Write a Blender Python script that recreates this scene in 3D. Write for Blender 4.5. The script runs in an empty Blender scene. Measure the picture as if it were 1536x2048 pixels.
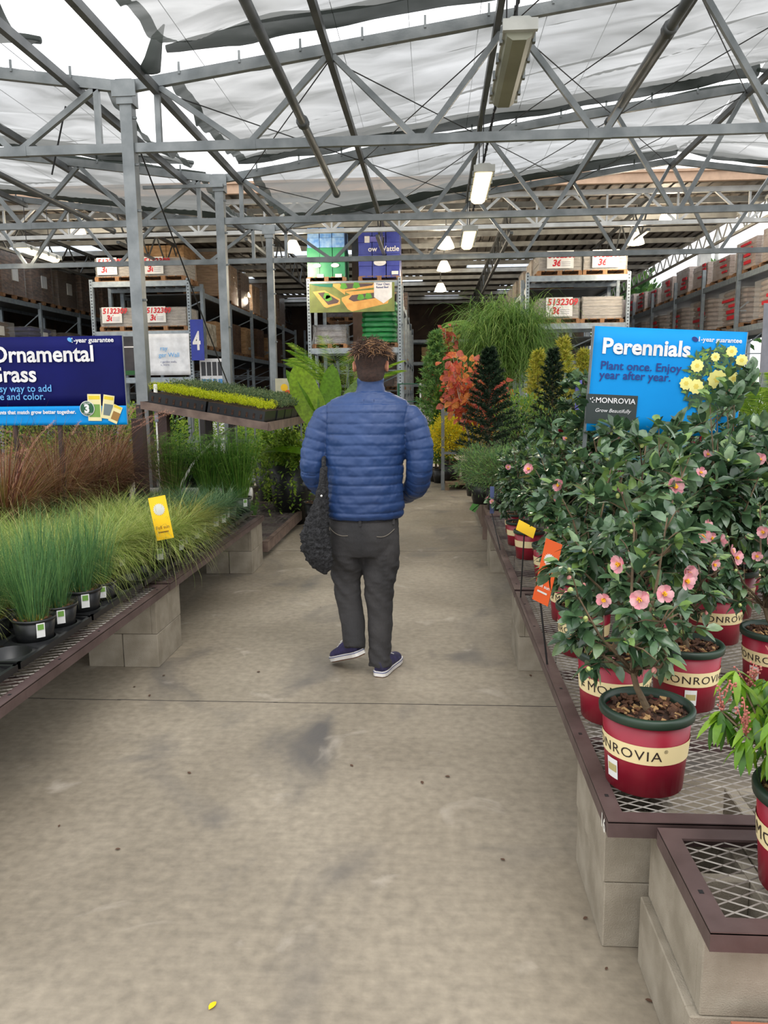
import bpy, bmesh, math, random
from mathutils import Vector, Matrix, Euler, noise
R = random.Random(11)
PI = math.pi
rad = math.radians
V = Vector
SC = bpy.context.scene
COL = SC.collection

# ------------------------------------------------------------------ camera, sky, exposure
CAMZ = 1.52
cam = bpy.data.cameras.new('camera')
cam.sensor_fit = 'VERTICAL'; cam.sensor_height = 36.0; cam.lens = 36.0 * 1538 / 2048
cam.clip_start = 0.05; cam.clip_end = 500
camo = bpy.data.objects.new('camera', cam); COL.objects.link(camo)
_p, _y, _r = rad(8.83), rad(3.8), rad(0.6)
fw = V((-math.sin(_y) * math.cos(_p), math.cos(_y) * math.cos(_p), -math.sin(_p)))
rt = V((math.cos(_y), math.sin(_y), 0)); up = rt.cross(fw)
rt2 = rt * math.cos(_r) - up * math.sin(_r); up2 = up * math.cos(_r) + rt * math.sin(_r)
m3 = Matrix((rt2, up2, -fw)).transposed()
camo.matrix_world = Matrix.Translation((0, 0, CAMZ)) @ m3.to_4x4()
SC.camera = camo
SC.view_settings.view_transform = 'Standard'
SC.view_settings.look = 'None'
SC.view_settings.gamma = 1.0
SC.view_settings.exposure = 0.5
SC.view_settings.use_curve_mapping = False
w = bpy.data.worlds.new('overcast_sky'); SC.world = w; w.use_nodes = True
nt = w.node_tree; nt.nodes.clear()
wo = nt.nodes.new('ShaderNodeOutputWorld'); bg = nt.nodes.new('ShaderNodeBackground')
tc = nt.nodes.new('ShaderNodeTexCoord'); ns = nt.nodes.new('ShaderNodeTexNoise'); cr = nt.nodes.new('ShaderNodeValToRGB')
ns.inputs['Scale'].default_value = 2.2; ns.inputs['Detail'].default_value = 6
cr.color_ramp.elements[0].position = .3; cr.color_ramp.elements[0].color = (.78, .81, .86, 1)
cr.color_ramp.elements[1].position = .65; cr.color_ramp.elements[1].color = (1, 1, 1, 1)
nt.links.new(tc.outputs['Generated'], ns.inputs['Vector']); nt.links.new(ns.outputs['Fac'], cr.inputs['Fac'])
nt.links.new(cr.outputs['Color'], bg.inputs['Color']); nt.links.new(bg.outputs[0], wo.inputs[0])
bg.inputs['Strength'].default_value = 1.45
sun = bpy.data.lights.new('soft_sun', 'SUN'); sun.energy = 0.8; sun.angle = rad(35); sun.color = (1, .97, .93)
suno = bpy.data.objects.new('soft_sun', sun); COL.objects.link(suno)
suno.rotation_euler = (rad(28), rad(12), 0)

# ------------------------------------------------------------------ materials
MATS = {}
def srgb(c):
    return tuple((x / 255 / 12.92 if x / 255 <= .04045 else ((x / 255 + .055) / 1.055) ** 2.4) for x in c) + (1,)
def mat(name, c, rough=.6, metal=0., c2=None, scale=6., bump=0., bscale=40., transl=0., detail=5, stretch=None, spec=None, coat=0):
    """procedural material: two colours mixed by noise, optional bump and translucency"""
    if name in MATS: return MATS[name]
    m = bpy.data.materials.new(name); m.use_nodes = True; t = m.node_tree; n = t.nodes; L = t.links
    b = n['Principled BSDF']; b.inputs['Roughness'].default_value = rough; b.inputs['Metallic'].default_value = metal
    if spec is not None: b.inputs['Specular IOR Level'].default_value = spec
    if coat: b.inputs['Coat Weight'].default_value = coat
    a = srgb(c); c2 = srgb(c2) if c2 else tuple(x * .8 for x in a[:3]) + (1,)
    co = n.new('ShaderNodeTexCoord'); mp = n.new('ShaderNodeMapping')
    L.new(co.outputs['Object'], mp.inputs['Vector'])
    if stretch: mp.inputs['Scale'].default_value = stretch
    no = n.new('ShaderNodeTexNoise'); no.inputs['Scale'].default_value = scale; no.inputs['Detail'].default_value = detail
    L.new(mp.outputs[0], no.inputs['Vector'])
    r = n.new('ShaderNodeValToRGB'); r.color_ramp.elements[0].position = .35; r.color_ramp.elements[1].position = .65
    r.color_ramp.elements[0].color = a; r.color_ramp.elements[1].color = c2
    L.new(no.outputs['Fac'], r.inputs['Fac']); L.new(r.outputs['Color'], b.inputs['Base Color'])
    if bump:
        n2 = n.new('ShaderNodeTexNoise'); n2.inputs['Scale'].default_value = bscale; n2.inputs['Detail'].default_value = 4
        L.new(mp.outputs[0], n2.inputs['Vector'])
        bp = n.new('ShaderNodeBump'); bp.inputs['Strength'].default_value = bump; bp.inputs['Distance'].default_value = .01
        L.new(n2.outputs['Fac'], bp.inputs['Height']); L.new(bp.outputs[0], b.inputs['Normal'])
    if transl:
        o = n['Material Output']; tr = n.new('ShaderNodeBsdfTranslucent'); mx = n.new('ShaderNodeMixShader')
        L.new(r.outputs['Color'], tr.inputs['Color']); mx.inputs[0].default_value = transl
        L.new(b.outputs[0], mx.inputs[1]); L.new(tr.outputs[0], mx.inputs[2]); L.new(mx.outputs[0], o.inputs['Surface'])
    MATS[name] = m; return m
def glow(name, c, s):
    if name in MATS: return MATS[name]
    m = bpy.data.materials.new(name); m.use_nodes = True; b = m.node_tree.nodes['Principled BSDF']
    b.inputs['Base Color'].default_value = srgb(c); b.inputs['Emission Color'].default_value = srgb(c); b.inputs['Emission Strength'].default_value = s
    MATS[name] = m; return m
def cloth_mat(name, dens, c, streak=14., lo=.75, hi=1.25):
    """woven shade net: part open holes (transparent), part fibre that scatters and lets light through"""
    m = bpy.data.materials.new(name); m.use_nodes = True; t = m.node_tree; n = t.nodes; L = t.links; n.clear()
    o = n.new('ShaderNodeOutputMaterial'); d = n.new('ShaderNodeBsdfDiffuse'); tr = n.new('ShaderNodeBsdfTranslucent'); tp = n.new('ShaderNodeBsdfTransparent')
    d.inputs[0].default_value = srgb(c); tr.inputs[0].default_value = srgb([min(255, x * 1.25) for x in c])
    a = n.new('ShaderNodeMixShader'); a.inputs[0].default_value = .6; L.new(d.outputs[0], a.inputs[1]); L.new(tr.outputs[0], a.inputs[2])
    co = n.new('ShaderNodeTexCoord'); mp = n.new('ShaderNodeMapping'); mp.inputs['Scale'].default_value = (.35, 1.6, 1)
    no = n.new('ShaderNodeTexNoise'); no.inputs['Scale'].default_value = 2.2; no.inputs['Detail'].default_value = 7; no.inputs['Distortion'].default_value = .6
    L.new(co.outputs['Object'], mp.inputs[0]); L.new(mp.outputs[0], no.inputs['Vector'])
    mr = n.new('ShaderNodeMapRange'); mr.inputs['From Min'].default_value = .3; mr.inputs['From Max'].default_value = .7
    mr.inputs['To Min'].default_value = dens * lo; mr.inputs['To Max'].default_value = min(1, dens * hi)
    L.new(no.outputs['Fac'], mr.inputs['Value'])
    x = n.new('ShaderNodeMixShader'); L.new(mr.outputs[0], x.inputs[0]); L.new(tp.outputs[0], x.inputs[1]); L.new(a.outputs[0], x.inputs[2])
    L.new(x.outputs[0], o.inputs[0]); MATS[name] = m; return m
def film_mat(name, c, alpha):
    """stretch wrap: clear glossy film"""
    m = bpy.data.materials.new(name); m.use_nodes = True; b = m.node_tree.nodes['Principled BSDF']
    b.inputs['Base Color'].default_value = srgb(c); b.inputs['Roughness'].default_value = .18; b.inputs['Alpha'].default_value = alpha
    n = m.node_tree.nodes; L = m.node_tree.links
    no = n.new('ShaderNodeTexNoise'); no.inputs['Scale'].default_value = 9; co = n.new('ShaderNodeTexCoord'); mp = n.new('ShaderNodeMapping'); mp.inputs['Scale'].default_value = (1, 1, 5)
    bp = n.new('ShaderNodeBump'); bp.inputs['Strength'].default_value = .9; bp.inputs['Distance'].default_value = .06
    L.new(co.outputs['Object'], mp.inputs[0]); L.new(mp.outputs[0], no.inputs['Vector']); L.new(no.outputs['Fac'], bp.inputs['Height']); L.new(bp.outputs[0], b.inputs['Normal'])
    MATS[name] = m; return m
def concrete_floor():
    m = bpy.data.materials.new('concrete_floor'); m.use_nodes = True; t = m.node_tree; n = t.nodes; L = t.links; b = n['Principled BSDF']
    co = n.new('ShaderNodeTexCoord')
    def noise_(scale, det, dist=0, st=(1, 1, 1)):
        mp = n.new('ShaderNodeMapping'); mp.inputs['Scale'].default_value = st; L.new(co.outputs['Object'], mp.inputs[0])
        x = n.new('ShaderNodeTexNoise'); x.inputs['Scale'].default_value = scale; x.inputs['Detail'].default_value = det; x.inputs['Distortion'].default_value = dist
        L.new(mp.outputs[0], x.inputs['Vector']); return x.outputs['Fac']
    def ramp(f, p0, c0, p1, c1):
        r = n.new('ShaderNodeValToRGB'); e = r.color_ramp.elements; e[0].position = p0; e[0].color = c0; e[1].position = p1; e[1].color = c1
        L.new(f, r.inputs[0]); return r.outputs[0]
    def mix(f, a, c, mode='MIX', val=None):
        x = n.new('ShaderNodeMix'); x.data_type = 'RGBA'; x.blend_type = mode
        if f is None: x.inputs['Factor'].default_value = val
        else: L.new(f, x.inputs['Factor'])
        L.new(a, x.inputs[6]); L.new(c, x.inputs[7]); return x.outputs[2]
    g = lambda v: (v, v, v, 1)
    base = ramp(noise_(.75, 7, .4), .32, srgb((124, 114, 98)), .7, srgb((162, 151, 133)))
    fine = ramp(noise_(26, 8), .25, g(.72), .75, g(1.12))
    c = mix(None, base, fine, 'MULTIPLY', 1.0)
    brush = ramp(noise_(7, 6, 0, (.6, 9, 1)), .35, g(.9), .65, g(1.05))
    c = mix(None, c, brush, 'MULTIPLY', .5)
    st = ramp(noise_(1.3, 9, 1.2, (1, .75, 1)), .55, g(0), .74, g(1))
    dark = n.new('ShaderNodeRGB'); dark.outputs[0].default_value = srgb((92, 88, 84))
    c = mix(st, c, dark.outputs[0])
    st2 = ramp(noise_(3.1, 9, .8), .63, g(0), .75, g(.8))
    lt = n.new('ShaderNodeRGB'); lt.outputs[0].default_value = srgb((176, 166, 152))
    c = mix(st2, c, lt.outputs[0])
    # saw-cut control joint and thin scratches
    scr = ramp(noise_(5, 2, 3.5, (3, .25, 1)), .498, g(0), .502, g(1))
    L.new(c, b.inputs['Base Color'])
    rr = ramp(noise_(2.2, 6), .3, g(.42), .7, g(.7)); L.new(rr, b.inputs['Roughness'])
    bp = n.new('ShaderNodeBump'); bp.inputs['Strength'].default_value = .12; bp.inputs['Distance'].default_value = .01
    L.new(noise_(70, 6), bp.inputs['Height']); L.new(bp.outputs[0], b.inputs['Normal'])
    MATS['concrete_floor'] = m; return m

GALV = mat('galvanised_steel', (138, 142, 142), .42, .5, (112, 117, 118), 5, .08, 60)
GALVD = mat('dull_steel', (104, 106, 106), .5, .5, (84, 87, 88), 5)
RACK = mat('rack_steel', (150, 160, 166), .45, .35, (128, 138, 146), 9)
WHITEST = mat('white_painted_steel', (176, 176, 172), .5, .1, (150, 150, 146), 4)
DECK = mat('roof_deck_metal', (112, 106, 98), .6, .2, (92, 86, 80), 1.5)
BROWN = mat('brown_painted_angle', (96, 78, 76), .45, .2, (76, 60, 58), 7, .15, 30)
BROWND = mat('weathered_brown_angle', (128, 108, 96), .6, .1, (98, 80, 72), 9, .1, 30)
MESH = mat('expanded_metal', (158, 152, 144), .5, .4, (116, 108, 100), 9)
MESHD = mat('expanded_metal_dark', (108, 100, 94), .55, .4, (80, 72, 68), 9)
BLOCK = mat('concrete_block', (156, 147, 131), .92, 0, (132, 123, 107), 9, .35, 260)
TANF = mat('tan_fascia', (196, 164, 138), .7)
TANC = mat('tan_column', (158, 128, 112), .7)
KRAFT = mat('cardboard', (192, 154, 112), .8, 0, (158, 122, 84), 5, stretch=(1, 1, 4))
KRAFTD = mat('dark_cardboard', (104, 76, 54), .8, 0, (72, 52, 38), 6, stretch=(1, 1, 5))
WOOD = mat('pallet_wood', (150, 112, 78), .8, 0, (112, 80, 54), 9, stretch=(6, 1, 1))
BRICKG = mat('grey_product', (158, 152, 144), .8, 0, (128, 122, 116), 8, stretch=(1, 1, 6))
SHEET = mat('white_paper', (226, 226, 222), .8, 0, (208, 208, 206), 3)
REDINK = mat('red_marker', (196, 40, 52), .7)
BLACKP = mat('black_plastic', (26, 27, 29), .38, 0, (16, 17, 18), 4, spec=.5)
SOIL = mat('bark_soil', (74, 50, 36), .95, 0, (36, 24, 18), 40, 1, 60)
BARKCHIP = mat('bark_chip', (112, 74, 48), .9, 0, (64, 40, 28), 12)
BARKCHIP2 = mat('pale_chip', (176, 140, 92), .9)
CRIMSON = mat('crimson_pot', (150, 22, 46), .38, 0, (126, 16, 38), 5, .06, 12)
POTRIM = mat('dark_green_rim', (38, 58, 44), .45, 0, (28, 44, 34), 6)
CREAM = mat('cream_band', (232, 214, 164), .5, 0, (224, 204, 152), 4)
INK = mat('dark_ink', (40, 26, 22), .6)
TRUNK = mat('grey_brown_bark', (116, 98, 74), .9, 0, (84, 68, 50), 20, .6, 60)
NAVY = mat('navy_banner', (10, 16, 88), .6, 0, (7, 12, 74), 2, .12, 3, spec=.15)
SKYB = mat('sky_blue_banner', (2, 142, 214), .6, 0, (2, 132, 204), 2, .12, 3, spec=.2)
LTXT = mat('pale_lettering', (226, 224, 224), .6)
LBLUE = mat('light_blue_lettering', (96, 168, 226), .6)
NTXT = mat('navy_lettering', (14, 44, 122), .6)
YEL = mat('yellow_tag', (250, 204, 20), .45, 0, (244, 190, 10), 4, .1, 4)
ORG = mat('orange_tag', (228, 96, 34), .45, 0, (216, 84, 28), 4, .1, 4)
SILV = mat('pale_print', (214, 214, 204), .6)
WHITE = mat('white_plastic', (226, 224, 216), .45)
BLUEB = mat('royal_blue', (30, 50, 150), .5)
GREYB = mat('grey_board', (126, 128, 136), .6)
GREENWRAP = mat('green_wrap', (44, 130, 70), .3, 0, (22, 96, 48), 5, .5, 14, stretch=(1, 1, 5))
LAMPON = glow('lit_diffuser', (255, 234, 190), 2.0)
LAMPON2 = glow('lit_dome', (255, 232, 196), 2.2)
LAMPOFF = mat('unlit_diffuser', (140, 140, 120), .4, 0, (124, 124, 106), 3)
LAMPHOUS = mat('lamp_housing', (190, 190, 182), .5)
CABLE = mat('black_cable', (24, 24, 26), .5)
FILM = film_mat('stretch_film', (226, 224, 220), .22)
def greens(nm, cols, tr=.3, rough=.5, spec=.3):
    return [mat('%s_%s' % (nm, k), c, rough, 0, tuple(int(x * .8) for x in c), 30, transl=tr, spec=spec) for k, c in zip(('first', 'second', 'third', 'fourth', 'fifth'), cols)]
M_CAM = greens('camellia_leaf', [(84, 116, 78), (60, 88, 60), (124, 152, 104), (108, 136, 100), (126, 158, 84)], .2, .22, .7)
M_RUSH = greens('rush_blade', [(92, 136, 78), (70, 114, 70), (118, 160, 92)], .3)
M_RUSHB = greens('rush_base', [(168, 156, 60), (138, 142, 52)], .25)
M_SEDGE = greens('sedge_blade', [(196, 208, 112), (168, 190, 90), (218, 222, 146), (140, 168, 78)], .4)
M_SEDGEO = greens('amber_sedge_blade', [(146, 150, 56), (120, 138, 50), (176, 150, 70), (96, 120, 44)], .35)
M_BLUEG = greens('blue_green_blade', [(98, 134, 90), (72, 110, 76), (126, 156, 104)], .35)
M_FOUNT = greens('russet_blade', [(126, 74, 54), (156, 110, 74), (96, 54, 48), (184, 146, 112), (134, 120, 64)], .35)
M_PLUME = mat('seed_plume', (196, 152, 128), .9, 0, (170, 120, 100), 20)
M_PAPY = greens('papyrus_blade', [(116, 166, 64), (84, 138, 50), (148, 184, 82)], .4)
M_VINE = greens('trailing_leaf', [(184, 210, 84), (150, 188, 70), (118, 158, 62)], .45)
M_DARKSH = greens('dark_shrub_leaf', [(66, 104, 52), (50, 84, 44), (92, 130, 60)], .3)
M_LIME = greens('lime_sedum', [(206, 214, 24), (180, 200, 20), (222, 224, 50)], .3)
M_ROSEM = greens('grey_green_sprig', [(106, 128, 86), (84, 110, 72), (132, 146, 96)], .3)
M_YELSH = greens('golden_leaf', [(255, 236, 60), (250, 222, 44), (206, 208, 64)], .45)
M_RED = greens('autumn_leaf', [(232, 128, 84), (214, 98, 80), (240, 158, 88), (204, 116, 98)], .45)
M_MAPLE2 = greens('pink_green_leaf', [(200, 110, 84), (150, 150, 70), (176, 84, 74)], .4)
M_SPRUCE = greens('spruce_needle', [(36, 58, 38), (28, 46, 32), (52, 76, 48)], .1)
M_SOFT = greens('soft_needle', [(128, 172, 92), (98, 148, 88), (152, 186, 104)], .4)
M_WEEP = greens('weeping_blade', [(142, 180, 88), (108, 152, 72), (172, 200, 112), (92, 134, 60)], .45)
M_GOLDC = greens('gold_conifer', [(212, 208, 84), (178, 188, 72), (226, 216, 100)], .35)
M_PALM = greens('palm_leaflet', [(140, 182, 50), (104, 152, 42), (170, 200, 70)], .4)
M_BANANA = greens('broad_leaf', [(140, 176, 36), (104, 148, 32), (120, 150, 84)], .45, .35)
M_PIERIS = greens('pieris_leaf', [(112, 158, 38), (70, 118, 34), (142, 182, 50)], .35, .35, .5)
M_PINKB = mat('pieris_bud', (178, 104, 92), .7)
M_PINK = greens('pink_petal', [(250, 190, 196), (240, 158, 170)], .3)
M_REDP = greens('red_petal', [(196, 30, 62), (170, 20, 48)], .25)
M_ANTH = mat('yellow_stamen', (244, 184, 40), .8)
M_BUD = mat('green_bud', (176, 186, 110), .5)
M_BUDP = mat('pink_bud', (236, 158, 150), .5)

# ------------------------------------------------------------------ mesh building helpers
class MB:
    def __init__(s): s.v = []; s.f = []; s.m = []; s.mi = 0
    def add(s, vs, fs, mi=None):
        b = len(s.v); s.v.extend(vs); mi = s.mi if mi is None else mi
        for f in fs: s.f.append([i + b for i in f]); s.m.append(mi)
    def box(s, c, d, mi=None, mx=None):
        hx, hy, hz = d[0] / 2, d[1] / 2, d[2] / 2
        vs = [V((x, y, z)) for z in (-hz, hz) for y in (-hy, hy) for x in (-hx, hx)]
        if mx is not None: vs = [mx @ v for v in vs]
        c = V(c); vs = [v + c for v in vs]
        s.add(vs, [(0, 2, 3, 1), (4, 5, 7, 6), (0, 1, 5, 4), (2, 6, 7, 3), (0, 4, 6, 2), (1, 3, 7, 5)], mi)
    def bx(s, x0, x1, y0, y1, z0, z1, mi=None): s.box(((x0 + x1) / 2, (y0 + y1) / 2, (z0 + z1) / 2), (x1 - x0, y1 - y0, z1 - z0), mi)
    def bar(s, a, b, w, h, mi=None, upv=(0, 0, 1)):
        a, b = V(a), V(b); d = (b - a).normalized(); u = V(upv)
        if abs(d.dot(u)) > .97: u = V((1, 0, 0))
        x = d.cross(u).normalized() * (w / 2); z = x.cross(d).normalized() * (h / 2)
        vs = [p + sx * x + sz * z for p in (a, b) for sz in (-1, 1) for sx in (-1, 1)]
        s.add(vs, [(0, 1, 3, 2), (4, 6, 7, 5), (0, 4, 5, 1), (2, 3, 7, 6), (0, 2, 6, 4), (1, 5, 7, 3)], mi)
    def tube(s, pts, r, n=6, mi=None, cap=True):
        pts = [V(p) for p in pts]; rs = r if isinstance(r, (list, tuple)) else [r] * len(pts)
        vs = []; u = None
        for i, p in enumerate(pts):
            d = (pts[min(i + 1, len(pts) - 1)] - pts[max(i - 1, 0)])
            d = d.normalized() if d.length > 1e-9 else V((0, 0, 1))
            if u is None: u = d.orthogonal().normalized()
            else:
                u = u - d * u.dot(d); u = u.normalized() if u.length > 1e-6 else d.orthogonal().normalized()
            w_ = d.cross(u)
            for k in range(n):
                a = 2 * PI * k / n; vs.append(p + (u * math.cos(a) + w_ * math.sin(a)) * rs[i])
        fs = [(i * n + k, i * n + (k + 1) % n, (i + 1) * n + (k + 1) % n, (i + 1) * n + k) for i in range(len(pts) - 1) for k in range(n)]
        if cap: fs += [tuple(range(n - 1, -1, -1)), tuple((len(pts) - 1) * n + k for k in range(n))]
        s.add(vs, fs, mi)
    def lathe(s, prof, c=(0, 0, 0), n=24, mi=None, cap0=False, cap1=False):
        c = V(c); vs = [c + V((r * math.cos(2 * PI * k / n), r * math.sin(2 * PI * k / n), z)) for r, z in prof for k in range(n)]
        fs = [(i * n + k, i * n + (k + 1) % n, (i + 1) * n + (k + 1) % n, (i + 1) * n + k) for i in range(len(prof) - 1) for k in range(n)]
        if cap0: fs.append(tuple(range(n - 1, -1, -1)))
        if cap1: fs.append(tuple((len(prof) - 1) * n + k for k in range(n)))
        s.add(vs, fs, mi)
    def ball(s, c, r, n=6, mi=None, sq=1.):
        prof = [(max(1e-4, r * math.sin(PI * i / n)), -r * sq * math.cos(PI * i / n)) for i in range(n + 1)]
        s.lathe(prof, c, max(6, n), mi)
    def loft(s, st, n=20, mi=None):
        """st: (centre, xaxis, yaxis, rx, ry)"""
        vs = []
        for c, ax, ay, rx, ry in st:
            for k in range(n):
                a = 2 * PI * k / n; vs.append(V(c) + V(ax) * (rx * math.cos(a)) + V(ay) * (ry * math.sin(a)))
        fs = [(i * n + k, i * n + (k + 1) % n, (i + 1) * n + (k + 1) % n, (i + 1) * n + k) for i in range(len(st) - 1) for k in range(n)]
        fs += [tuple(range(n - 1, -1, -1)), tuple((len(st) - 1) * n + k for k in range(n))]
        s.add(vs, fs, mi)
    def blade(s, p, az, ln, wd, lean, droop, mi=0, seg=4):
        """grass blade: starts at p, leans outwards along azimuth az, bends by droop"""
        hx, hy = math.cos(az), math.sin(az); sx, sy = -hy, hx; p = V(p); vs = []; st = ln / seg; a = lean
        for i in range(seg + 1):
            k = wd / 2 * (1 - (i / seg) ** 1.6)
            if i < seg:
                vs.append(p + V((sx * k, sy * k, 0))); vs.append(p - V((sx * k, sy * k, 0)))
            else: vs.append(p.copy())
            a += droop / seg
            p = p + V((hx * math.sin(a), hy * math.sin(a), math.cos(a))) * st
        fs = [(2 * i, 2 * i + 1, 2 * i + 3, 2 * i + 2) for i in range(seg - 1)] + [(2 * seg - 2, 2 * seg - 1, 2 * seg)]
        s.add(vs, fs, mi)
    def leaf(s, p, d, nrm, ln, wd, mi=0, curl=.25, fold=.25):
        """broad pointed leaf with a midrib fold and a curl"""
        d = V(d).normalized(); nrm = V(nrm); sd = d.cross(nrm)
        if sd.length < 1e-4: sd = d.orthogonal()
        sd.normalize(); nn = sd.cross(d); p = V(p)
        prof = ((0., .06), (.25, .8), (.55, 1.), (.82, .6), (1., 0.))
        vs = []
        for t, wv in prof[:-1]:
            c = p + d * (ln * t) - nn * (curl * ln * t * t); e = wd / 2 * wv
            vs += [c + sd * e + nn * (fold * e), c, c - sd * e + nn * (fold * e)]
        vs.append(p + d * ln - nn * (curl * ln))
        fs = []
        for i in range(3):
            b = i * 3; fs += [(b, b + 1, b + 4, b + 3), (b + 1, b + 2, b + 5, b + 4)]
        fs += [(9, 10, 12), (10, 11, 12)]
        s.add(vs, fs, mi)
    def leaf2(s, p, d, nrm, ln, wd, mi=0):
        """small diamond leaf"""
        d = V(d).normalized(); sd = d.cross(V(nrm))
        if sd.length < 1e-4: sd = d.orthogonal()
        sd.normalize(); p = V(p)
        s.add([p, p + d * ln * .45 + sd * wd / 2, p + d * ln, p + d * ln * .45 - sd * wd / 2], [(0, 1, 2, 3)], mi)
    def mesh(s, name, mats, smooth=False):
        me = bpy.data.meshes.new(name); me.from_pydata([tuple(v) for v in s.v], [], s.f)
        for m_ in (mats if isinstance(mats, (list, tuple)) else [mats]): me.materials.append(m_)
        if len(me.materials) > 1: me.polygons.foreach_set('material_index', s.m)
        if smooth: me.polygons.foreach_set('use_smooth', [True] * len(me.polygons))
        me.update(); return me
    def build(s, name, mats, parent=None, smooth=False, loc=None):
        return obj(name, s.mesh(name, mats, smooth), parent, loc)
def obj(name, me, parent=None, loc=None):
    o = bpy.data.objects.new(name, me); COL.objects.link(o)
    if parent is not None: o.parent = parent
    if loc is not None: o.location = loc
    return o
def tag(o, label, cat, group=None, kind=None):
    o['label'] = label; o['category'] = cat
    if group: o['group'] = group
    if kind: o['kind'] = kind
    return o
def thing(name, label, cat, loc=(0, 0, 0), rz=0, group=None):
    o = bpy.data.objects.new(name, None); COL.objects.link(o); o.empty_display_size = .1
    o.location = loc; o.rotation_euler = (0, 0, rz); return tag(o, label, cat, group)
def struct(o): o['kind'] = 'structure'; return o
def kids(o): return [c for c in o.children]
def dup(o, loc=None, rz=None, label=None, group=None, sc=None, parent=None):
    def cp(a, par):
        c = a.copy(); COL.objects.link(c)
        if par is not None: c.parent = par
        for ch in CH.get(a.name, []): cp(ch, c)
        return c
    if not CH.get('#' + o.name):
        def reg(a):
            CH[a.name] = [x for x in a.children]
            for x in CH[a.name]: reg(x)
        reg(o); CH['#' + o.name] = True
    r = cp(o, parent)
    if loc is not None: r.location = loc
    if rz is not None: r.rotation_euler = (0, 0, rz)
    if sc is not None: r.scale = (sc, sc, sc)
    if label: r['label'] = label
    if group: r['group'] = group
    return r
CH = {}
class Kind:
    """first place() uses the original, later ones copy it"""
    def __init__(s, root): s.r = root; s.used = False
    def place(s, loc, rz=0, label=None, group=None, sc=1.):
        if not s.used:
            o = s.r; s.used = True; s.first = (None,)
            CH.pop('#' + o.name, None)
            o.location = loc; o.rotation_euler = (0, 0, rz); o.scale = (sc, sc, sc)
            if label: o['label'] = label
            if group: o['group'] = group
            return o
        return dup(s.r, loc, rz, label, group, sc)
def text_mesh(txt, size, offset=0., shear=0., align='LEFT', space=1.):
    cu = bpy.data.curves.new('lettering', 'FONT'); cu.body = txt; cu.size = size; cu.offset = offset; cu.shear = shear
    cu.align_x = align; cu.space_character = space; cu.resolution_u = 3
    o = bpy.data.objects.new('lettering', cu); COL.objects.link(o)
    dg = bpy.context.evaluated_depsgraph_get(); dg.update()
    me = bpy.data.meshes.new_from_object(o.evaluated_get(dg))
    bpy.data.objects.remove(o); bpy.data.curves.remove(cu); return me
def text(txt, size, mt, parent, loc, rot=(PI / 2, 0, 0), **k):
    me = text_mesh(txt, size, **k); me.materials.clear(); me.materials.append(mt)
    o = obj('lettering', me, parent); o.location = loc; o.rotation_euler = rot; return o
def remesh(mb, voxel, smooth_it=2):
    me = mb.mesh('tmp', GALV); o = bpy.data.objects.new('tmp', me); COL.objects.link(o)
    md = o.modifiers.new('r', 'REMESH'); md.mode = 'VOXEL'; md.voxel_size = voxel
    if smooth_it:
        sm = o.modifiers.new('s', 'SMOOTH'); sm.iterations = smooth_it; sm.factor = .5
    dg = bpy.context.evaluated_depsgraph_get(); dg.update()
    r = bpy.data.meshes.new_from_object(o.evaluated_get(dg)); bpy.data.objects.remove(o); bpy.data.meshes.remove(me)
    r.materials.clear(); return r
# ------------------------------------------------------------------ ground and building shell
concrete_floor()
fl = MB(); fl.bx(-30, 22, -6, 60, -.2, 0); o = struct(fl.build('floor', MATS['concrete_floor']))
# saw cut joints in the slab: shallow dark strips
JO = mat('joint_filler', (74, 68, 62), .9)
for k, (x0, y0, x1, y1) in enumerate([(-6, 3.6, 6, 3.6), (-6, 7.3, 6, 7.3), (-6, 10.9, 6, 10.9)]):
    j = MB()
    x = x0
    while x < x1:
        j.bar((x, y0 + R.uniform(-.004, .004), .0005), (x + .42, y1 + R.uniform(-.004, .004), .0005), .006, .001); x += .4
    struct(j.build('trim_%d' % (k + 1), JO))
WALLB = mat('back_wall', (78, 60, 48), .8, 0, (60, 46, 38), 2)
b = MB(); b.bx(-17, 7.1, 37.6, 37.8, 0, 6); struct(b.build('wall_back', WALLB))
b = MB(); b.bx(-17.2, -17, 17, 37.8, 0, 6); struct(b.build('wall_left', WALLB))
# canopy roof deck with skylight openings
XS = [-17 + 24.1 / 16 * i for i in range(17)]; YS = [16.6 + 1.5 * i for i in range(15)]
sky = set([(3, 3), (4, 3), (8, 4), (9, 4), (12, 6), (13, 6), (6, 7), (10, 8), (2, 7), (11, 11), (7, 11), (9, 10), (13, 10)])
b = MB(); swin = 0
for i in range(16):
    for j in range(14):
        x0, x1, y0, y1 = XS[i], XS[i + 1], YS[j], YS[j + 1]
        if (i, j) in sky:
            s_ = MB(); s_.bx(x0, x1, y0, y1, 5.66, 5.68); swin += 1
            struct(s_.build('window_%d' % swin, mat('skylight_panel', (240, 244, 248), .5, transl=.9)))
            continue
        n_ = 6
        for q in range(n_):      # ribbed deck
            a = x0 + (x1 - x0) * q / n_; c = x0 + (x1 - x0) * (q + .62) / n_; e = x0 + (x1 - x0) * (q + 1) / n_
            b.add([V((a, y0, 5.62)), V((c, y0, 5.62)), V((c, y1, 5.62)), V((a, y1, 5.62))], [(0, 3, 2, 1)])
            b.add([V((c, y0, 5.66)), V((e, y0, 5.66)), V((e, y1, 5.66)), V((c, y1, 5.66))], [(0, 3, 2, 1)])
for i in range(16):
    for j in range(14):
        if (i, j) not in sky: b.bx(XS[i], XS[i + 1], YS[j], YS[j + 1], 5.67, 5.74)
struct(b.build('ceiling', DECK))
b = MB(); b.bx(-17, 7.15, 16.42, 16.52, 5.6, 5.8); b.bx(-17, 7.15, 16.38, 16.56, 5.78, 5.83); struct(b.build('trim_4', TANF))
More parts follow.
